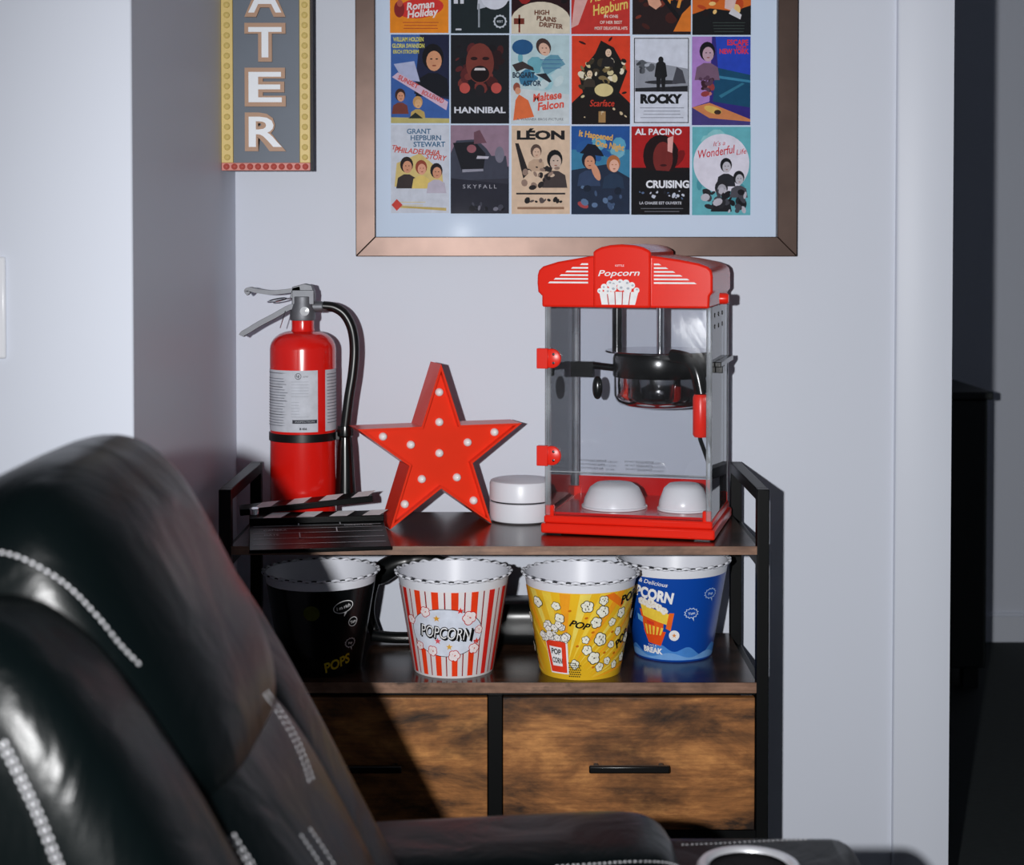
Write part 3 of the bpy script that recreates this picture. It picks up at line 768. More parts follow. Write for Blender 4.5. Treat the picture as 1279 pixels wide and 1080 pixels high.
vb.lathe([(.0005, ez(402)), (.0205, ez(402)), (.0215, ez(398)), (.0205, ez(388)), (.018, ez(380)), (.018, ez(372)), (.0005, ez(372))], 32)
vb.box(-.016, .020, -.013, .013, ez(382), ez(364)); vb.prism([(-.020, ez(374)), (-.016, ez(360)), (.004, ez(356)), (.016, ez(358)), (.021, ez(370)), (.020, ez(378))], -.011, .011)
vb.lathe([(.0005, .0), (.009, 0), (.009, .018), (.0075, .019), (.0075, .030), (.0005, .030)], 20, 0, Matrix.Translation((.015, 0, ez(385))) @ Matrix.Rotation(PI / 2, 4, 'Y'))
vb.build('valve', M_alu, ex, bevel=.0015)
MB().lathe([(.0005, 0), (.0075, 0), (.0075, .004), (.0005, .005)], 20, 0, Matrix.Translation((.006, -.0195, ez(390))) @ Matrix.Rotation(PI / 2, 4, 'X')).build('pressure_gauge', mat('gauge_face', (196, 200, 204), .2), ex)
def bar(name, pts, w, t):
    mb = MB(); P_ = spline([(exx(a), 0, ez(b_)) for a, b_ in pts], 5); rows = []
    for i, q in enumerate(P_):
        tt = (P_[min(i + 1, len(P_) - 1)] - P_[max(i - 1, 0)]).normalized(); nn = Vector((-tt.z, 0, tt.x))
        rows += [q + nn * t + Vector((0, -w, 0)), q + nn * t + Vector((0, w, 0)), q - nn * t + Vector((0, w, 0)), q - nn * t + Vector((0, -w, 0))]
    k = len(P_)
    fs = [(i * 4 + j, i * 4 + (j + 1) % 4, i * 4 + 4 + (j + 1) % 4, i * 4 + 4 + j) for i in range(k - 1) for j in range(4)] + [(0, 1, 2, 3), ((k - 1) * 4 + 3, (k - 1) * 4 + 2, (k - 1) * 4 + 1, (k - 1) * 4)]
    mb.add(rows, fs); return mb.build(name, M_alu, ex, bevel=.0012)
bar('squeeze_lever', [(376, 362), (362, 365), (340, 367), (322, 365), (313, 363), (309, 365), (312, 369)], .011, .0035)
bar('carry_handle', [(374, 383), (362, 386), (344, 396), (325, 406), (312, 414), (305, 418), (303, 421)], .012, .0045)
MB().tube([(exx(347) + .0155 * math.cos(a), -.004 + .012 * math.sin(a), ez(376.5) + .0028 * math.cos(a) + .002 * math.sin(a)) for a in [2 * PI * i / 28 for i in range(28)]], .0012, 8, True).build('pin_ring', M_chrome, ex)
MB().tube(spline([(exx(358), -.012, ez(390)), (exx(355), -.016, ez(401)), (exx(352), -.018, ez(411))], 5), .0008, 6).build('seal_wire', M_chrome, ex)
MB().tube(spline([(exx(404), 0, ez(384)), (exx(418), 0, ez(386)), (exx(431), 0, ez(395)), (exx(440), 0, ez(413)), (exx(443), 0, ez(438)), (exx(441), -.002, ez(468)), (exx(436), -.004, ez(500)), (exx(431), -.005, ez(540))], 8), .0082, 14).build('hose', mat('black_rubber', (12, 13, 14), .32), ex, smooth=70)
MB().lathe([(.0005, ez(534)), (.0125, ez(534)), (.0135, ez(539)), (.0135, ez(546)), (.0105, ez(548)), (.0125, ez(560)), (.0165, ez(612)), (.0185, ez(626)), (.0165, ez(626)), (.0005, ez(600))], 32, 0, Matrix.Translation((exx(431.5), -.005, 0))).build('nozzle_horn', M_blk, ex)
sb = MB().lathe([(TR + .0002, ez(551)), (TR + .0018, ez(551)), (TR + .0018, ez(541)), (TR + .0002, ez(541))], 64); sb.box(TR - .004, exx(431), -.010, .006, ez(551), ez(541))
sb.build('strap', mat('strap_black', (12, 12, 13), .35), ex, bevel=.0006)
def fext(u, v, l):
    a = -PI / 2 + u / TR; r = TR + l
    return (r * math.cos(a), r * math.sin(a), v)
p = Print(); SIL = (196, 199, 208); G = (120, 124, 134)
p.put([(-.078, ez(538)), (.0315, ez(538)), (.0315, ez(462)), (-.078, ez(462))], SIL)
p.put(ell(-.001, ez(469), .0052, .0052, 20), (50, 50, 54)); p.put(ell(-.001, ez(469), .0044, .0044, 20), SIL); p.text('UL', -.001, ez(469), .0038, (50, 50, 54), .03, 0, R(-25)); p.text('LISTED', .011, ez(469.5), .0022, (70, 70, 76))
q = random.Random(2)
for k in range(20):
    y = ez(466 + k * 3.4)
    if q.random() < .12: continue
    p.put([(-.076, y), (-.018 - q.random() * .014, y), (-.018 - q.random() * .01, y + .0011), (-.076, y + .0011)], G if k % 5 else (80, 84, 92))
for k in range(15):
    if k in (6, 13): continue
    y = ez(476 + k * 3.6); w = .012 if 6 < k < 12 else .027
    p.put([(-.012, y), (-.012 + w + q.random() * .003, y), (-.012 + w, y + .0008), (-.012, y + .0008)], (168, 172, 182))
p.put([(-.010, ez(527)), (.029, ez(527)), (.029, ez(522.5)), (-.010, ez(522.5))], (60, 62, 70)); p.text('INSPECTION', .0095, ez(524.7), .0026, (180, 184, 190), 0, 0, 0, w=.030)
p.text('B 456', .007, ez(533.5), .0034, (40, 40, 46), .03)
o = p.build('label', ex, fext, .004, .00006); o['label'] = 'silver label with fine print'
p = Print(); p.put([(.046, ez(538)), (.090, ez(538)), (.090, ez(462)), (.046, ez(462))], SIL)
for k in range(16): p.put([(.050, ez(468 + k * 4)), (.086, ez(468 + k * 4)), (.086, ez(467 + k * 4)), (.050, ez(467 + k * 4))], G)
p.build('label', ex, fext, .004, .00006)

# ================================================================ clapperboard
cl = empty('clapperboard', (-.302, 2.545, ZT), R(9)); cl.rotation_euler = (R(6), 0, R(9)); tag(cl, 'black clapperboard lying at the left front of the top shelf', 'clapperboard')
M_cb = mat('clapper_black', (10, 11, 12), .35, spec=.2)
CWD = .212
bd = MB().box(-CWD / 2, CWD / 2, -.095, .072, .0105, .0165).build('board', M_cb, cl, bevel=.001)
p = Print(); LC = (196, 198, 202)
for y in (.058, .030, .014, -.010, -.040, -.070): p.put([(-.100, y), (.100, y), (.100, y + .0013), (-.100, y + .0013)], LC)
for (x, ya, yb) in ((-.03, .030, .058), (.035, .030, .058), (.028, -.010, .014), (-.03, -.04, -.01)): p.put([(x, ya), (x + .0016, ya), (x + .0016, yb), (x, yb)], LC)
p.text('ROLL', -.066, .046, .008, LC); p.text('SCENE', .002, .046, .008, LC); p.text('TAKE', .068, .046, .008, LC); p.text('DIRECTOR', .064, .0215, .0065, LC); p.text('CAMERA', -.066, .002, .0065, LC); p.text('DATE', -.072, -.024, .0065, LC)
p.build('print', bd, lambda x, y, l: (x, y, .0165 + l))
def stick(name, M):
    s = MB().box(-CWD / 2, CWD / 2, -.016, .016, 0, .010, 0, M).build(name, M_cb, cl, bevel=.001)
    p = Print()
    for k in range(4):
        x = -.085 + k * .052
        p.put([(x, -.0155), (x + .028, -.0155), (x + .044, .0155), (x + .016, .0155)], WHITE)
    p.build('stripes', s, lambda x, y, l: tuple(M @ Vector((x, y, .010 + l))))
    return s
stick('lower_stick', Matrix.Translation((0, .058, .0168)))
stick('upper_stick', Matrix.Translation((-.115, .086, .024)) @ Matrix.Rotation(R(-4), 4, 'Y') @ Matrix.Rotation(R(3), 4, 'Z') @ Matrix.Translation((.10, 0, 0)))
MB().lathe([(.0005, .036), (.007, .036), (.008, .034), (.008, .016)], 20, 0, Matrix.Translation((-.098, .070, 0))).build('hinge_screw', M_chrome, cl)

# ================================================================ marquee sign
SGX, SGY, SGZ = -.4825, 2.73, 1.3356
SW, SDP, SHT = .1475, .05, .585
sg = empty('theater_sign', (SGX + SW / 2, SGY + SDP / 2, SGZ)); tag(sg, 'tall grey marquee sign with yellow bulb borders and raised white letters', 'sign')
M_sg = mat('sign_panel_grey', (92, 102, 116), .5, var=.12, scale=12)
M_sy = mat('sign_yellow', (216, 190, 116), .45, var=.1); M_sr = mat('sign_pink_red', (206, 128, 118), .45, var=.1)
M_gold = mat('letter_gold_edge', (176, 138, 112), .5)
MB().box(-SW / 2 + .001, SW / 2 - .001, -SDP / 2 + .004, SDP / 2, .001, SHT - .001).build('case', mat('sign_case', (84, 78, 74), .6, var=.3, scale=60), sg, bevel=.001)
MB().box(-SW / 2 + .02, SW / 2 - .018, -SDP / 2 + .002, -SDP / 2 + .005, .013, SHT - .013).build('face', M_sg, sg)
b0 = None
def bulb(x, z, m):
    global b0
    if b0 is None: b0 = {}
    if m.name not in b0:
        o = MB().lathe([(.0052, 0), (.005, .0025), (.0032, .0042), (.0003, .0048)], 14, 0, Matrix.Rotation(PI / 2, 4, 'X')).build('bulb', m, sg); b0[m.name] = o
    else:
        o = b0[m.name].copy(); COL.objects.link(o)
    o.location = (x, -SDP / 2 - .0001, z)
M_by = mat('bulb_yellow', (214, 190, 116), .4); M_br = mat('bulb_red', (186, 84, 76), .3)
for x0, x1 in ((-SW / 2, -SW / 2 + .0195), (SW / 2 - .0175, SW / 2)):
    MB().box(x0, x1, -SDP / 2, -SDP / 2 + .006, .013, SHT - .013).build('border', M_sy, sg, bevel=.001)
    k = 0
    while .022 + k * .0168 < SHT - .02: bulb((x0 + x1) / 2, .022 + k * .0168, M_by); k += 1
for z0 in (0, SHT - .0135):
    MB().box(-SW / 2, SW / 2, -SDP / 2, -SDP / 2 + .006, z0, z0 + .0132).build('border', M_sr, sg, bevel=.001)
    for k in range(11): bulb(-SW / 2 + .0085 + k * .0131, z0 + .0066, M_br)
for k, c in enumerate('RETAEHT'):
    zc = .064 + k * .0739
    for nm, ww, hh, bo, d0, d1, mm in (('letter_edge', .068, .064, .07, .010, -.0, M_gold), ('letter', .055, .050, .012, .011, .0, mat('letter_white', (232, 236, 242), .4, var=.02))):
        P_, wd = text_polys(c, hh, bo); kx = ww / wd if c != 'H' else ww / wd
        hs = [p[1] for q in P_ for p in q]; kz = hh / (max(hs) - min(hs)); mz = (max(hs) + min(hs)) / 2
        mb = MB()
        yb, yf_ = -SDP / 2 + .002, -SDP / 2 - (.004 if nm == 'letter_edge' else .0048)
        edges = {}
        for q in P_:
            pts = [(x * kx, zc + (z - mz) * kz) for x, z in q]
            mb.add([(x, yf_, z) for x, z in pts], [tuple(range(len(pts)))])
            for i in range(len(pts)):
                a, b_ = tuple(round(t, 6) for t in pts[i]), tuple(round(t, 6) for t in pts[(i + 1) % len(pts)])
                if (b_, a) in edges: del edges[(b_, a)]
                else: edges[(a, b_)] = 1
        for (a, b_) in edges: mb.add([(a[0], yf_, a[1]), (b_[0], yf_, b_[1]), (b_[0], yb, b_[1]), (a[0], yb, a[1])], [(0, 1, 2, 3)])
        o = mb.build(nm, mm, sg if nm == 'letter_edge' else le, smooth=0)
        if nm == 'letter_edge': le = o; o['label'] = 'raised letter ' + c

# ================================================================ framed posters
FX0, FX1, FZ0, FZ1 = -.2705, .4935, 1.192, 1.80
FY = WB
pf = empty('picture_frame', ((FX0 + FX1) / 2, FY, FZ0)); tag(pf, 'dark bronze picture frame holding rows of small film posters on a pale mat', 'picture frame')
fx = (FX0 + FX1) / 2; FWD = (FX1 - FX0) / 2; FH = FZ1 - FZ0
M_fr = mat('bronze_frame', (80, 65, 59), .36, metal=.75, var=.28, scale=22)
bw = .034
def fbar(pts, nm='frame_bar'):
    mb = MB(); v = [(x, y, z) for (x, z) in pts for y in (-.028, -.002)]
    mb.add(v, [(0, 2, 4, 6), (1, 7, 5, 3), (0, 1, 3, 2), (2, 3, 5, 4), (4, 5, 7, 6), (6, 7, 1, 0)]); return mb.build(nm, M_fr, pf, bevel=.0012)
fbar([(-FWD, 0), (FWD, 0), (FWD - bw, bw), (-FWD + bw, bw)]); fbar([(-FWD, FH), (FWD, FH), (FWD - bw, FH - bw), (-FWD + bw, FH - bw)])
fbar([(-FWD, 0), (-FWD, FH), (-FWD + bw, FH - bw), (-FWD + bw, bw)]); fbar([(FWD, 0), (FWD, FH), (FWD - bw, FH - bw), (FWD - bw, bw)])
MB().box(-FWD + .01, FWD - .01, -.008, -.002, .01, FH - .01).build('mat_board', mat('mat_pale_blue', (.65, .735, .84), .6, var=.01, lin=True, spec=.2), pf)
MB().box(-FWD + .03, FWD - .03, -.0175, -.016, .03, FH - .03).build('glazing', clear('picture_glass', (.97, .98, 1), haze=0, rough=.09, gloss=.0016), pf)
PWD, PHT = .1015, .1535
SK = (214, 150, 116); SK2 = (150, 78, 56)
def person(p, x, y, s, hair, skin, coat, a=0):
    p.put(rot2([[(-.9 * s, -1.9 * s), (.9 * s, -1.9 * s), (.75 * s, -1.0 * s), (.25 * s, -.7 * s), (-.25 * s, -.7 * s), (-.75 * s, -1.0 * s)]], a, x, y)[0], coat)
    p.put(ell(x, y + .12 * s, .56 * s, .68 * s, 16, a), hair); p.put(ell(x + .06 * s, y - .08 * s, .40 * s, .52 * s, 16, a), skin)
    p.many([ell(x - .08 * s, y + .02 * s, .07 * s, .04 * s, 6), ell(x + .2 * s, y + .02 * s, .07 * s, .04 * s, 6)], hair); p.put(ell(x + .07 * s, y - .32 * s, .12 * s, .04 * s, 6), SK2)
def dabs(p, n, x0, x1, y0, y1, cols, r0, r1, seed):
    q = random.Random(seed)
    for i in range(n):
        r = q.uniform(r0, r1); p.put(ell(q.uniform(x0 + r, x1 - r), q.uniform(y0 + r, y1 - r), r, r * q.uniform(.4, .9), 9, q.uniform(0, 3)), q.choice(cols))
def lines(p, n, x0, x1, y, dy, c, seed=1, h=.012):
    q = random.Random(seed)
    for i in range(n): d = q.uniform(0, .12) * (x1 - x0); p.put([(x0 + d, y - i * dy), (x1 - d, y - i * dy), (x1 - d, y - i * dy + h), (x0 + d, y - i * dy + h)], c)
def P00(p):
    lines(p, 3, .12, .6, .18, .05, (216, 198, 150)); p.many([[(.1, .10), (.95, .04), (.95, .09), (.1, .13)]], (196, 170, 100))
    p.put([(.06, .45), (.9, .45), (.88, .70), (.5, 1.02), (.1, .85)], (216, 190, 120))
    person(p, .27, .80, .20, (40, 30, 28), SK, (60, 50, 48)); person(p, .52, .76, .18, (150, 70, 50), (226, 160, 130), (226, 196, 110)); person(p, .78, .70, .19, (34, 28, 30), SK, (190, 180, 190))
    p.text('GRANT', .48, 1.39, .085, (70, 110, 140), .02); p.text('HEPBURN', .60, 1.28, .085, (60, 100, 130), .02); p.text('STEWART', .66, 1.17, .085, (40, 96, 130), .02)
    p.text('The', .10, 1.12, .07, (200, 60, 40), .02, .3); p.text('PHILADELPHIA', .45, 1.05, .085, (206, 66, 44), .02, .2, R(-4), w=.78); p.text('STORY', .78, .95, .085, (206, 66, 44), .02, .2, R(-7), w=.36)
    p.put([(.10, .04), (.20, .14), (.10, .24), (.0 + .01, .14)], (206, 70, 60))
def P01(p):
    p.put([(0, .62), (1, .80), (1, 1.5), (0, 1.5)], (150, 122, 136)); p.put([(0, 1.02), (.10, 1.24), (.45, 1.26), (.62, 1.10), (.70, .98), (.95, .98), (1, .6), (0, .55)], (64, 66, 78))
    p.put([(.04, 1.2), (.42, 1.22), (.60, 1.02), (.56, .72), (.2, .70)], (26, 26, 32)); p.put([(.4, 1.38), (.5, 1.42), (.62, 1.2), (.4, 1.18)], (110, 74, 84)); p.put(ell(.84, 1.0, .08, .14), (120, 116, 128)); p.put(ell(.36, 1.1, .08, .07), (150, 90, 96))
    p.put([(.44, .93), (.64, .93), (.66, .97), (.46, .98)], (196, 190, 198)); p.put([(.2, .70), (.56, .72), (.56, .76), (.2, .75)], (150, 148, 158)); p.put([(0, 0), (1, 0), (1, .5), (0, .6)], (40, 40, 50))
    dabs(p, 14, .3, 1, .02, .2, [(120, 118, 128), (70, 70, 80), (24, 24, 30)], .02, .06, 4)
    p.text('SKYFALL', .5, .46, .065, (176, 174, 180), 0, 0, 0, space=1.5, w=.58)
def P02(p):
    p.text('LÉON', .5, 1.34, .14, (30, 28, 28), .05, 0, 0, w=.82)
    person(p, .42, 1.05, .17, (90, 70, 60), (214, 178, 150), (196, 164, 136)); person(p, .74, .90, .24, (18, 16, 18), (206, 180, 160), (70, 60, 58)); p.put([(.06, 1.2), (.12, 1.2), (.3, .7), (.2, .6)], (40, 34, 34))
    dabs(p, 26, .12, .85, .38, .95, [(40, 34, 34), (150, 124, 108), (220, 192, 164)], .02, .07, 6); p.put([(.08, .33), (.92, .33), (.92, .36), (.08, .36)], (50, 44, 44)); dabs(p, 16, .1, .9, .17, .30, [(30, 28, 28), (90, 78, 74)], .02, .06, 8)
    p.many([[(.1, .08), (.9, .08), (.9, .12), (.1, .12)]], (150, 116, 90))
def P03(p):
    p.put([(0, .5), (1, .5), (1, 1.1), (0, 1.1)], (60, 128, 160)); dabs(p, 14, 0, 1, .85, 1.35, [(90, 160, 186), (40, 90, 150), (120, 176, 190)], .06, .16, 3)
    p.put([(0, 0), (1, 0), (1, .62), (.6, .85), (0, .75)], (34, 46, 66)); person(p, .30, .90, .22, (22, 26, 40), SK, (52, 68, 96)); p.put([(.14, 1.04), (.56, .98), (.52, 1.06), (.42, 1.18), (.28, 1.2), (.2, 1.1)], (18, 22, 36)); person(p, .72, .84, .21, (176, 106, 60), (230, 176, 150), (40, 58, 80))
    p.put(ell(.42, .72, .06, .16, 12, .4), SK); p.put(ell(.2, .16, .10, .05, 10, -.4), (170, 70, 70)); dabs(p, 12, .05, .95, .05, .55, [(70, 90, 120), (24, 34, 50), (96, 120, 150)], .03, .08, 9)
    p.text('It Happened', .42, 1.34, .10, (232, 176, 80), .03, 0, R(-8), w=.58); p.text('One Night', .66, 1.17, .10, (226, 170, 76), .03, 0, R(-10), w=.5)
def P04(p):
    p.put([(0, .8), (1, .8), (1, 1.5), (0, 1.5)], (176, 26, 26)); dabs(p, 10, 0, 1, .75, 1.3, [(120, 14, 18), (200, 40, 34), (60, 10, 14)], .08, .2, 5)
    p.put(ell(.5, 1.0, .30, .36), (30, 8, 10)); p.put(ell(.54, .96, .17, .28), (120, 40, 36)); p.put([(.62, 1.3), (.72, 1.34), (.70, 1.05), (.62, 1.08)], (232, 170, 160)); p.put(ell(.55, .84, .06, .02), (60, 16, 18))
    p.put([(0, 0), (1, 0), (1, .72), (0, .78)], (16, 14, 16)); p.text('AL PACINO', .46, 1.41, .10, WHITE, .03, 0, 0, w=.8); p.text('CRUISING', .62, .52, .12, WHITE, .04, 0, 0, w=.74)
    dabs(p, 20, .1, .95, .25, .42, [(200, 204, 214), (90, 110, 140), (30, 30, 36)], .015, .05, 11); p.text('LA CHASSE EST OUVERTE', .5, .2, .045, (210, 210, 214), .02, w=.72); lines(p, 2, .15, .9, .1, .05, (110, 110, 114))
def P05(p):
    dabs(p, 16, 0, 1, 0, 1.5, [(96, 178, 182), (140, 200, 200), (76, 150, 160)], .08, .2, 2); p.put(ell(.5, .88, .48, .50, 40), (226, 220, 228))
    p.text("It's a", .46, 1.22, .08, (200, 44, 54), .0, .3, R(6)); p.text('Wonderful', .42, 1.08, .14, (204, 40, 50), .01, .3, R(9), w=.64); p.text('Life', .84, 1.08, .09, (204, 40, 50), .0, .3, R(9))
    person(p, .58, .83, .18, (22, 22, 26), (196, 190, 194), (40, 40, 46)); person(p, .80, .62, .17, (26, 26, 30), (190, 186, 190), (80, 78, 84)); person(p, .5, .44, .2, (40, 38, 42), (170, 166, 172), (30, 30, 34)); dabs(p, 40, .14, .98, .02, .5, [(24, 24, 28), (70, 70, 76), (190, 186, 192), (40, 40, 44)], .03, .09, 3)
def P10(p):
    p.put([(.4, .5), (1, .4), (1, 1.5), (.5, 1.5)], (30, 34, 60)); person(p, .72, 1.08, .33, (18, 16, 20), (214, 150, 110), (18, 20, 28)); p.put([(.05, 1.0), (.4, 1.05), (.5, .7), (.2, .75)], (176, 180, 206))
    p.put([(.02, .78), (.12, .86), (.98, .36), (.95, .22)], (210, 180, 196)); p.text('SUNSET', .30, .70, .075, (206, 70, 60), .03, 0, R(-27)); p.text('BOULEVARD', .72, .45, .075, (206, 70, 60), .03, 0, R(-24), w=.4)
    person(p, .16, .46, .16, (60, 36, 30), SK, (120, 60, 50)); person(p, .46, .34, .15, (200, 150, 90), (220, 170, 120), (190, 160, 90)); p.put([(.0, 0), (1, 0), (1, .08), (0, .1)], (190, 176, 110))
    p.put([(.3, .08), (.42, .18), (.55, .08)], (36, 44, 40)); p.text('WILLIAM HOLDEN', .30, 1.42, .07, (220, 210, 100), .03, w=.52); p.text('GLORIA SWANSON', .30, 1.31, .07, (220, 210, 100), .03, w=.55); p.text('ERICH STROHEIM', .26, 1.21, .06, (210, 200, 96), .03, w=.44)
def P11(p):
    dabs(p, 46, .05, .95, .45, 1.42, [(70, 26, 26), (40, 18, 20), (120, 50, 44), (24, 20, 24), (90, 34, 34)], .04, .12, 12)
    p.put(ell(.5, 1.02, .24, .34), (120, 54, 44)); p.put(ell(.5, .84, .16, .14), (22, 8, 10)); p.put([(.40, .90), (.60, .90), (.58, .94), (.42, .94)], (220, 210, 206)); p.many([ell(.40, 1.1, .06, .03), ell(.6, 1.1, .06, .03)], (40, 14, 14))
    p.many([ell(.24, .60, .09, .09), ell(.78, .60, .09, .09)], (190, 80, 70)); p.put(ell(.5, .56, .08, .1), (30, 26, 30)); p.text('HANNIBAL', .5, .23, .10, (222, 222, 226), .03, 0, 0, w=.88)
def P12(p):
    dabs(p, 12, .05, .95, .5, 1.4, [(110, 170, 180), (160, 200, 204), (60, 120, 150), (200, 216, 214)], .06, .18, 14); p.put(ell(.2, 1.3, .18, .13), (36, 86, 130)); p.put([(0, 0), (1, 0), (1, .5), (0, .62)], (206, 212, 210))
    person(p, .56, 1.28, .22, (70, 50, 44), (220, 176, 150), (100, 150, 166), .5); p.put([(.02, 1.0), (.2, 1.06), (.38, .96), (.4, .9), (.24, .94), (.1, .88)], (60, 50, 48)); p.put([(.42, .84), (.6, .86), (.70, .72), (.66, .70), (.5, .8)], (40, 40, 46))
    p.text('BOGART', .22, .83, .09, (36, 50, 66), .04, w=.38); p.text('ASTOR', .36, .69, .085, (36, 60, 80), .04, w=.32); p.put([(.04, .06), (.4, .12), (.3, .4), (.14, .5), (.08, .4)], (226, 110, 60)); p.put(ell(.10, .62, .06, .08), (150, 80, 60)); p.put(ell(.12, .56, .05, .06), SK)
    p.text('Maltese', .62, .47, .13, (222, 80, 60), .03, .2, R(7), w=.5); p.text('Falcon', .68, .32, .13, (222, 80, 60), .03, .2, R(7), w=.46); p.text('A WARNER BROS PICTURE', .5, .08, .04, (90, 90, 96), 0, w=.8); lines(p, 3, .5, .9, 1.08, .07, (70, 110, 150))
def P13(p):
    p.put([(0, 0), (1, 0), (1, .36), (.8, .55), (.2, .55), (0, .36)], (24, 16, 14)); p.put([(.2, .5), (.8, .5), (.95, .9), (.72, 1.3), (.5, 1.42), (.4, 1.2), (.12, .85)], (24, 22, 18))
    dabs(p, 46, .08, .95, .42, 1.15, [(216, 200, 150), (60, 50, 34), (130, 110, 70), (26, 24, 18), (232, 220, 190)], .03, .08, 21); person(p, .62, 1.22, .13, (20, 18, 18), (224, 190, 160), (34, 30, 30)); person(p, .3, .86, .12, (26, 22, 20), (224, 196, 160), (60, 50, 40)); p.put(ell(.55, .58, .16, .11), (220, 200, 140))
    p.many([ell(.18, 1.38, .07, .02, 8, -.4), ell(.66, 1.44, .05, .02, 8, .9)], (60, 16, 14)); p.text('Scarface', .52, .36, .11, (214, 60, 40), .01, .2, 0, w=.42); p.put([(.46, .03), (.58, .03), (.58, .22), (.46, .22)], (170, 130, 80)); dabs(p, 8, 0, 1, .1, .3, [(60, 40, 30), (214, 190, 150)], .01, .03, 2)
def P14(p):
    p.put([(.03, .03), (.97, .03), (.97, 1.47), (.03, 1.47)], (40, 40, 44)); p.put([(.045, .045), (.955, .045), (.955, 1.455), (.045, 1.455)], (214, 216, 224)); p.put([(.05, .60), (.95, .60), (.95, .95), (.55, 1.02), (.3, 1.06), (.05, 1.10)], (150, 152, 158)); dabs(p, 20, .06, .55, .85, 1.12, [(90, 92, 96), (60, 62, 66), (180, 182, 188)], .03, .08, 8)
    p.put([(.05, .56), (.95, .56), (.95, .66), (.05, .62)], (36, 36, 40)); p.put(ell(.55, .72, .34, .035), (50, 50, 54)); p.put([(.42, .58), (.47, .58), (.49, .8), (.51, .58), (.56, .58), (.57, .80), (.60, .82), (.57, 1.04), (.53, 1.07), (.45, 1.07), (.41, 1.04), (.38, .82), (.41, .80)], (26, 26, 28)); p.put(ell(.49, 1.1, .045, .055), (26, 26, 28)); p.put([(.68, .70), (.92, .70), (.86, .92), (.76, .98)], (70, 70, 76))
    p.text('ROCKY', .5, .44, .14, (22, 22, 24), .07, 0, 0, w=.72); lines(p, 4, .12, .9, .28, .055, (140, 142, 150))
def P15(p):
    p.put([(0, .3), (.3, .4), (.34, 1.5), (0, 1.5)], (176, 130, 196)); p.put([(.45, .9), (1, .7), (1, 1.5), (.4, 1.5)], (40, 70, 180)); p.put([(.36, .4), (1, .3), (1, .85), (.4, .98)], (20, 74, 104)); p.put([(.4, .8), (1, .72), (1, .76), (.45, .84)], (60, 130, 160)); p.put([(.5, .46), (.9, .7), (.86, .72), (.46, .5)], (50, 116, 140))
    p.put([(.0, .3), (.3, .38), (1, .1), (1, 0), (.3, 0)], (210, 130, 80)); p.put([(0, 0), (1, 0), (1, .06), (.3, .12), (0, .3)], (70, 60, 120)); person(p, .26, 1.22, .24, (20, 16, 22), (196, 160, 170), (120, 90, 110)); dabs(p, 22, .1, .42, .45, .85, [(150, 60, 60), (60, 30, 40), (196, 120, 110), (90, 60, 80)], .03, .08, 6); p.put(ell(.36, .26, .16, .06, 12, -.3), (222, 180, 90)); p.put(ell(.44, .22, .06, .04), (60, 40, 30))
    p.text('ESCAPE', .78, 1.40, .09, (226, 50, 50), .03, w=.36); p.text('FROM', .84, 1.32, .045, (226, 50, 50), .03); p.text('NEW YORK', .72, 1.25, .08, (226, 50, 50), .03, w=.5)
def P20(p):
    p.put([(.05, .75), (.95, .7), (.95, 1.45), (.05, 1.45)], (236, 190, 110)); person(p, .5, 1.1, .26, (50, 36, 30), SK, (90, 60, 70)); p.put(ell(.52, .42, .40, .17, 24, .12), (214, 52, 46)); p.text('Roman', .52, .47, .12, (240, 226, 220), .03, .2, R(6), w=.48); p.text('Holiday', .56, .34, .12, (240, 226, 220), .03, .2, R(6), w=.54); p.put(ell(.16, .4, .09, .14), (140, 40, 40)); p.put(ell(.17, .5, .05, .06), (190, 90, 70)); lines(p, 3, .2, .85, .17, .05, (180, 70, 40), 3)
def P21(p):
    dabs(p, 12, 0, 1, .5, 1.5, [(60, 66, 70), (24, 28, 32), (120, 126, 130)], .08, .2, 3); p.put([(.45, .4), (1, .55), (1, 1.2), (.5, 1.2)], (196, 198, 204)); p.put(ell(.75, .62, .24, .22), (216, 216, 222)); p.put(line2((.48, .1), (.48, .5), .03), (150, 156, 160)); p.put([(.05, .5), (.12, .5), (.12, .72), (.05, .72)], (214, 214, 218)); p.put([(.16, .5), (.22, .5), (.22, .72), (.16, .72)], (214, 214, 218))
    p.put(star_poly(.84, .20, .12, .86, 12), (200, 204, 208)); p.put(ell(.84, .20, .085, .085), (24, 36, 38)); p.text('BEST', .84, .20, .035, (200, 204, 208), .02); p.put([(.08, .05), (.18, .05), (.18, .08), (.08, .08)], (200, 200, 204))
def P22(p):
    p.put([(0, .38), (1, .38), (1, 1.5), (0, 1.5)], (40, 14, 16)); dabs(p, 14, 0, 1, .45, 1.4, [(150, 30, 28), (70, 18, 20), (20, 10, 12)], .06, .16, 8); p.put(ell(.5, .10, .56, .44, 30), (220, 206, 180)); p.put([(0, 0), (1, 0), (1, .14), (0, .14)], (220, 206, 180)); p.many([[(.12, .02), (.15, .02), (.15, .32), (.12, .32)], [(.04, .16), (.22, .16), (.22, .26), (.04, .26)]], (120, 50, 36))
    p.text('HIGH', .52, .36, .075, (110, 60, 40), .04); p.text('PLAINS', .60, .25, .075, (110, 60, 40), .04, 0, R(-6)); p.text('DRIFTER', .68, .14, .075, (110, 60, 40), .04, 0, R(-6))
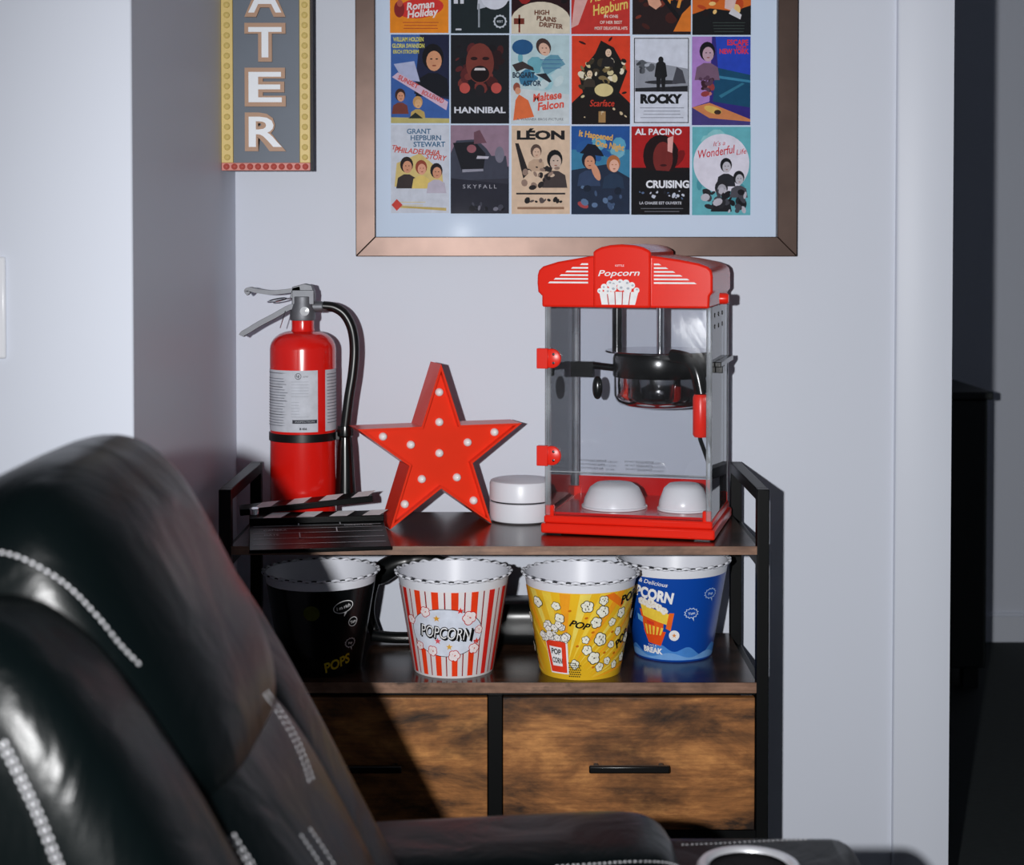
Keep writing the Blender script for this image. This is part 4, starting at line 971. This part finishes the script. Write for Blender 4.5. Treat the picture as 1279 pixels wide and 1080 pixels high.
def P23(p):
    p.put([(0, .1), (.12, .16), (.34, .75), (.3, 1.2), (.12, 1.1)], (224, 170, 160)); person(p, .4, 1.2, .24, (30, 20, 24), (224, 170, 150), (30, 26, 34)); p.text('Audrey', .55, .66, .15, (236, 200, 100), .02, .3, R(12), w=.5); p.text('Hepburn', .66, .46, .17, (236, 200, 100), .02, .3, R(12), w=.62); p.text('IN ONE', .68, .30, .05, (236, 216, 200), .02); p.text('OF HER BEST', .68, .20, .05, (236, 216, 200), .02, w=.38); p.text('MOST DELIGHTFUL HITS', .68, .10, .05, (236, 216, 200), .02, w=.56)
def P24(p):
    dabs(p, 30, 0, 1, 0, 1.45, [(70, 30, 24), (196, 90, 34), (24, 20, 24), (120, 50, 34), (30, 26, 30)], .05, .16, 31); p.put([(.2, .8), (.36, .86), (.5, .5), (.4, .42), (.28, .5)], (220, 160, 130)); p.many([line2((.62, .5), (.7, 1.2), .05), line2((.78, .45), (.95, 1.1), .05)], (230, 150, 60)); p.put(line2((.3, .9), (.85, .2), .07), (20, 18, 20)); p.put([(.7, .05), (1, .05), (1, .5), (.85, .35)], (222, 120, 40))
def P25(p):
    p.put([(0, .35), (.3, .45), (.7, .4), (1, .5), (1, 1.3), (0, 1.2)], (214, 104, 36)); dabs(p, 26, 0, 1, .3, 1.3, [(240, 160, 70), (190, 70, 30), (30, 20, 20), (250, 196, 120)], .04, .13, 17); p.put([(.55, .45), (.7, .4), (.8, .8), (.74, 1.3), (.6, 1.3)], (222, 190, 180)); p.put([(.62, .36), (.82, .26), (.84, .34), (.68, .46)], (210, 206, 206)); lines(p, 4, .3, .95, .2, .05, (60, 70, 64), 5)
spec = [[(P00, (206, 208, 214), 'pale poster with three heads under blue and red lettering'), (P01, (52, 52, 62), 'grey poster of a dark car'), (P02, (222, 192, 162), 'cream poster with two figures under a bold black title'), (P03, (36, 84, 150), 'blue poster with a couple and orange lettering'), (P04, (20, 14, 16), 'red and black poster with white lettering'), (P05, (104, 178, 184), 'teal poster with red script over a pale moon')],
        [(P10, (60, 96, 160), 'blue poster with yellow names and a slanted ribbon'), (P11, (26, 26, 30), 'black poster with a dark red screaming face'), (P12, (186, 208, 208), 'pale blue poster with red slanted lettering'), (P13, (222, 64, 34), 'orange red poster with a dark crowd'), (P14, (222, 224, 230), 'white poster with black lettering and a small dark figure'), (P15, (50, 40, 120), 'violet and blue poster with red lettering')],
        [(P20, (240, 138, 30), 'orange poster with a red oval'), (P21, (28, 38, 40), 'black and white poster with a round badge'), (P22, (60, 18, 18), 'dark red poster with a cream mound'), (P23, (198, 52, 44), 'red poster with yellow script'), (P24, (40, 26, 26), 'dark poster with orange strokes'), (P25, (22, 22, 24), 'black poster with orange flames')]]
pm0 = None
for r, row in enumerate(spec):
    for c, (fn, bgc, lab) in enumerate(row):
        jx = (.0006, -.0004, .0008, 0, -.0005, .0004)[(c + r * 2) % 6]
        cx0 = -.2114 + c * .1049 + .0508 + jx - fx; z0 = 1.2672 - FZ0 + r * .1563 - c * .0007
        o = MB().box(-PWD / 2, PWD / 2, -.0012, 0, 0, PHT).build('poster', ink(bgc), pf, smooth=0)
        o.location = (cx0, -.008, z0); o['label'] = lab
        p = Print(); fn(p)
        p.items = [(q, k, l) for q, k, l in p.items]
        def cl01(q): return [(max(0, min(1, x)), max(0, min(1.5, y))) for x, y in q]
        p.items = [(cl01(q), k, l) for q, k, l in p.items]
        p.build('artwork', o, lambda x, y, l: (-PWD / 2 + x * PWD, -.0012 - l, y / 1.5 * PHT), None, .00002, .00005)
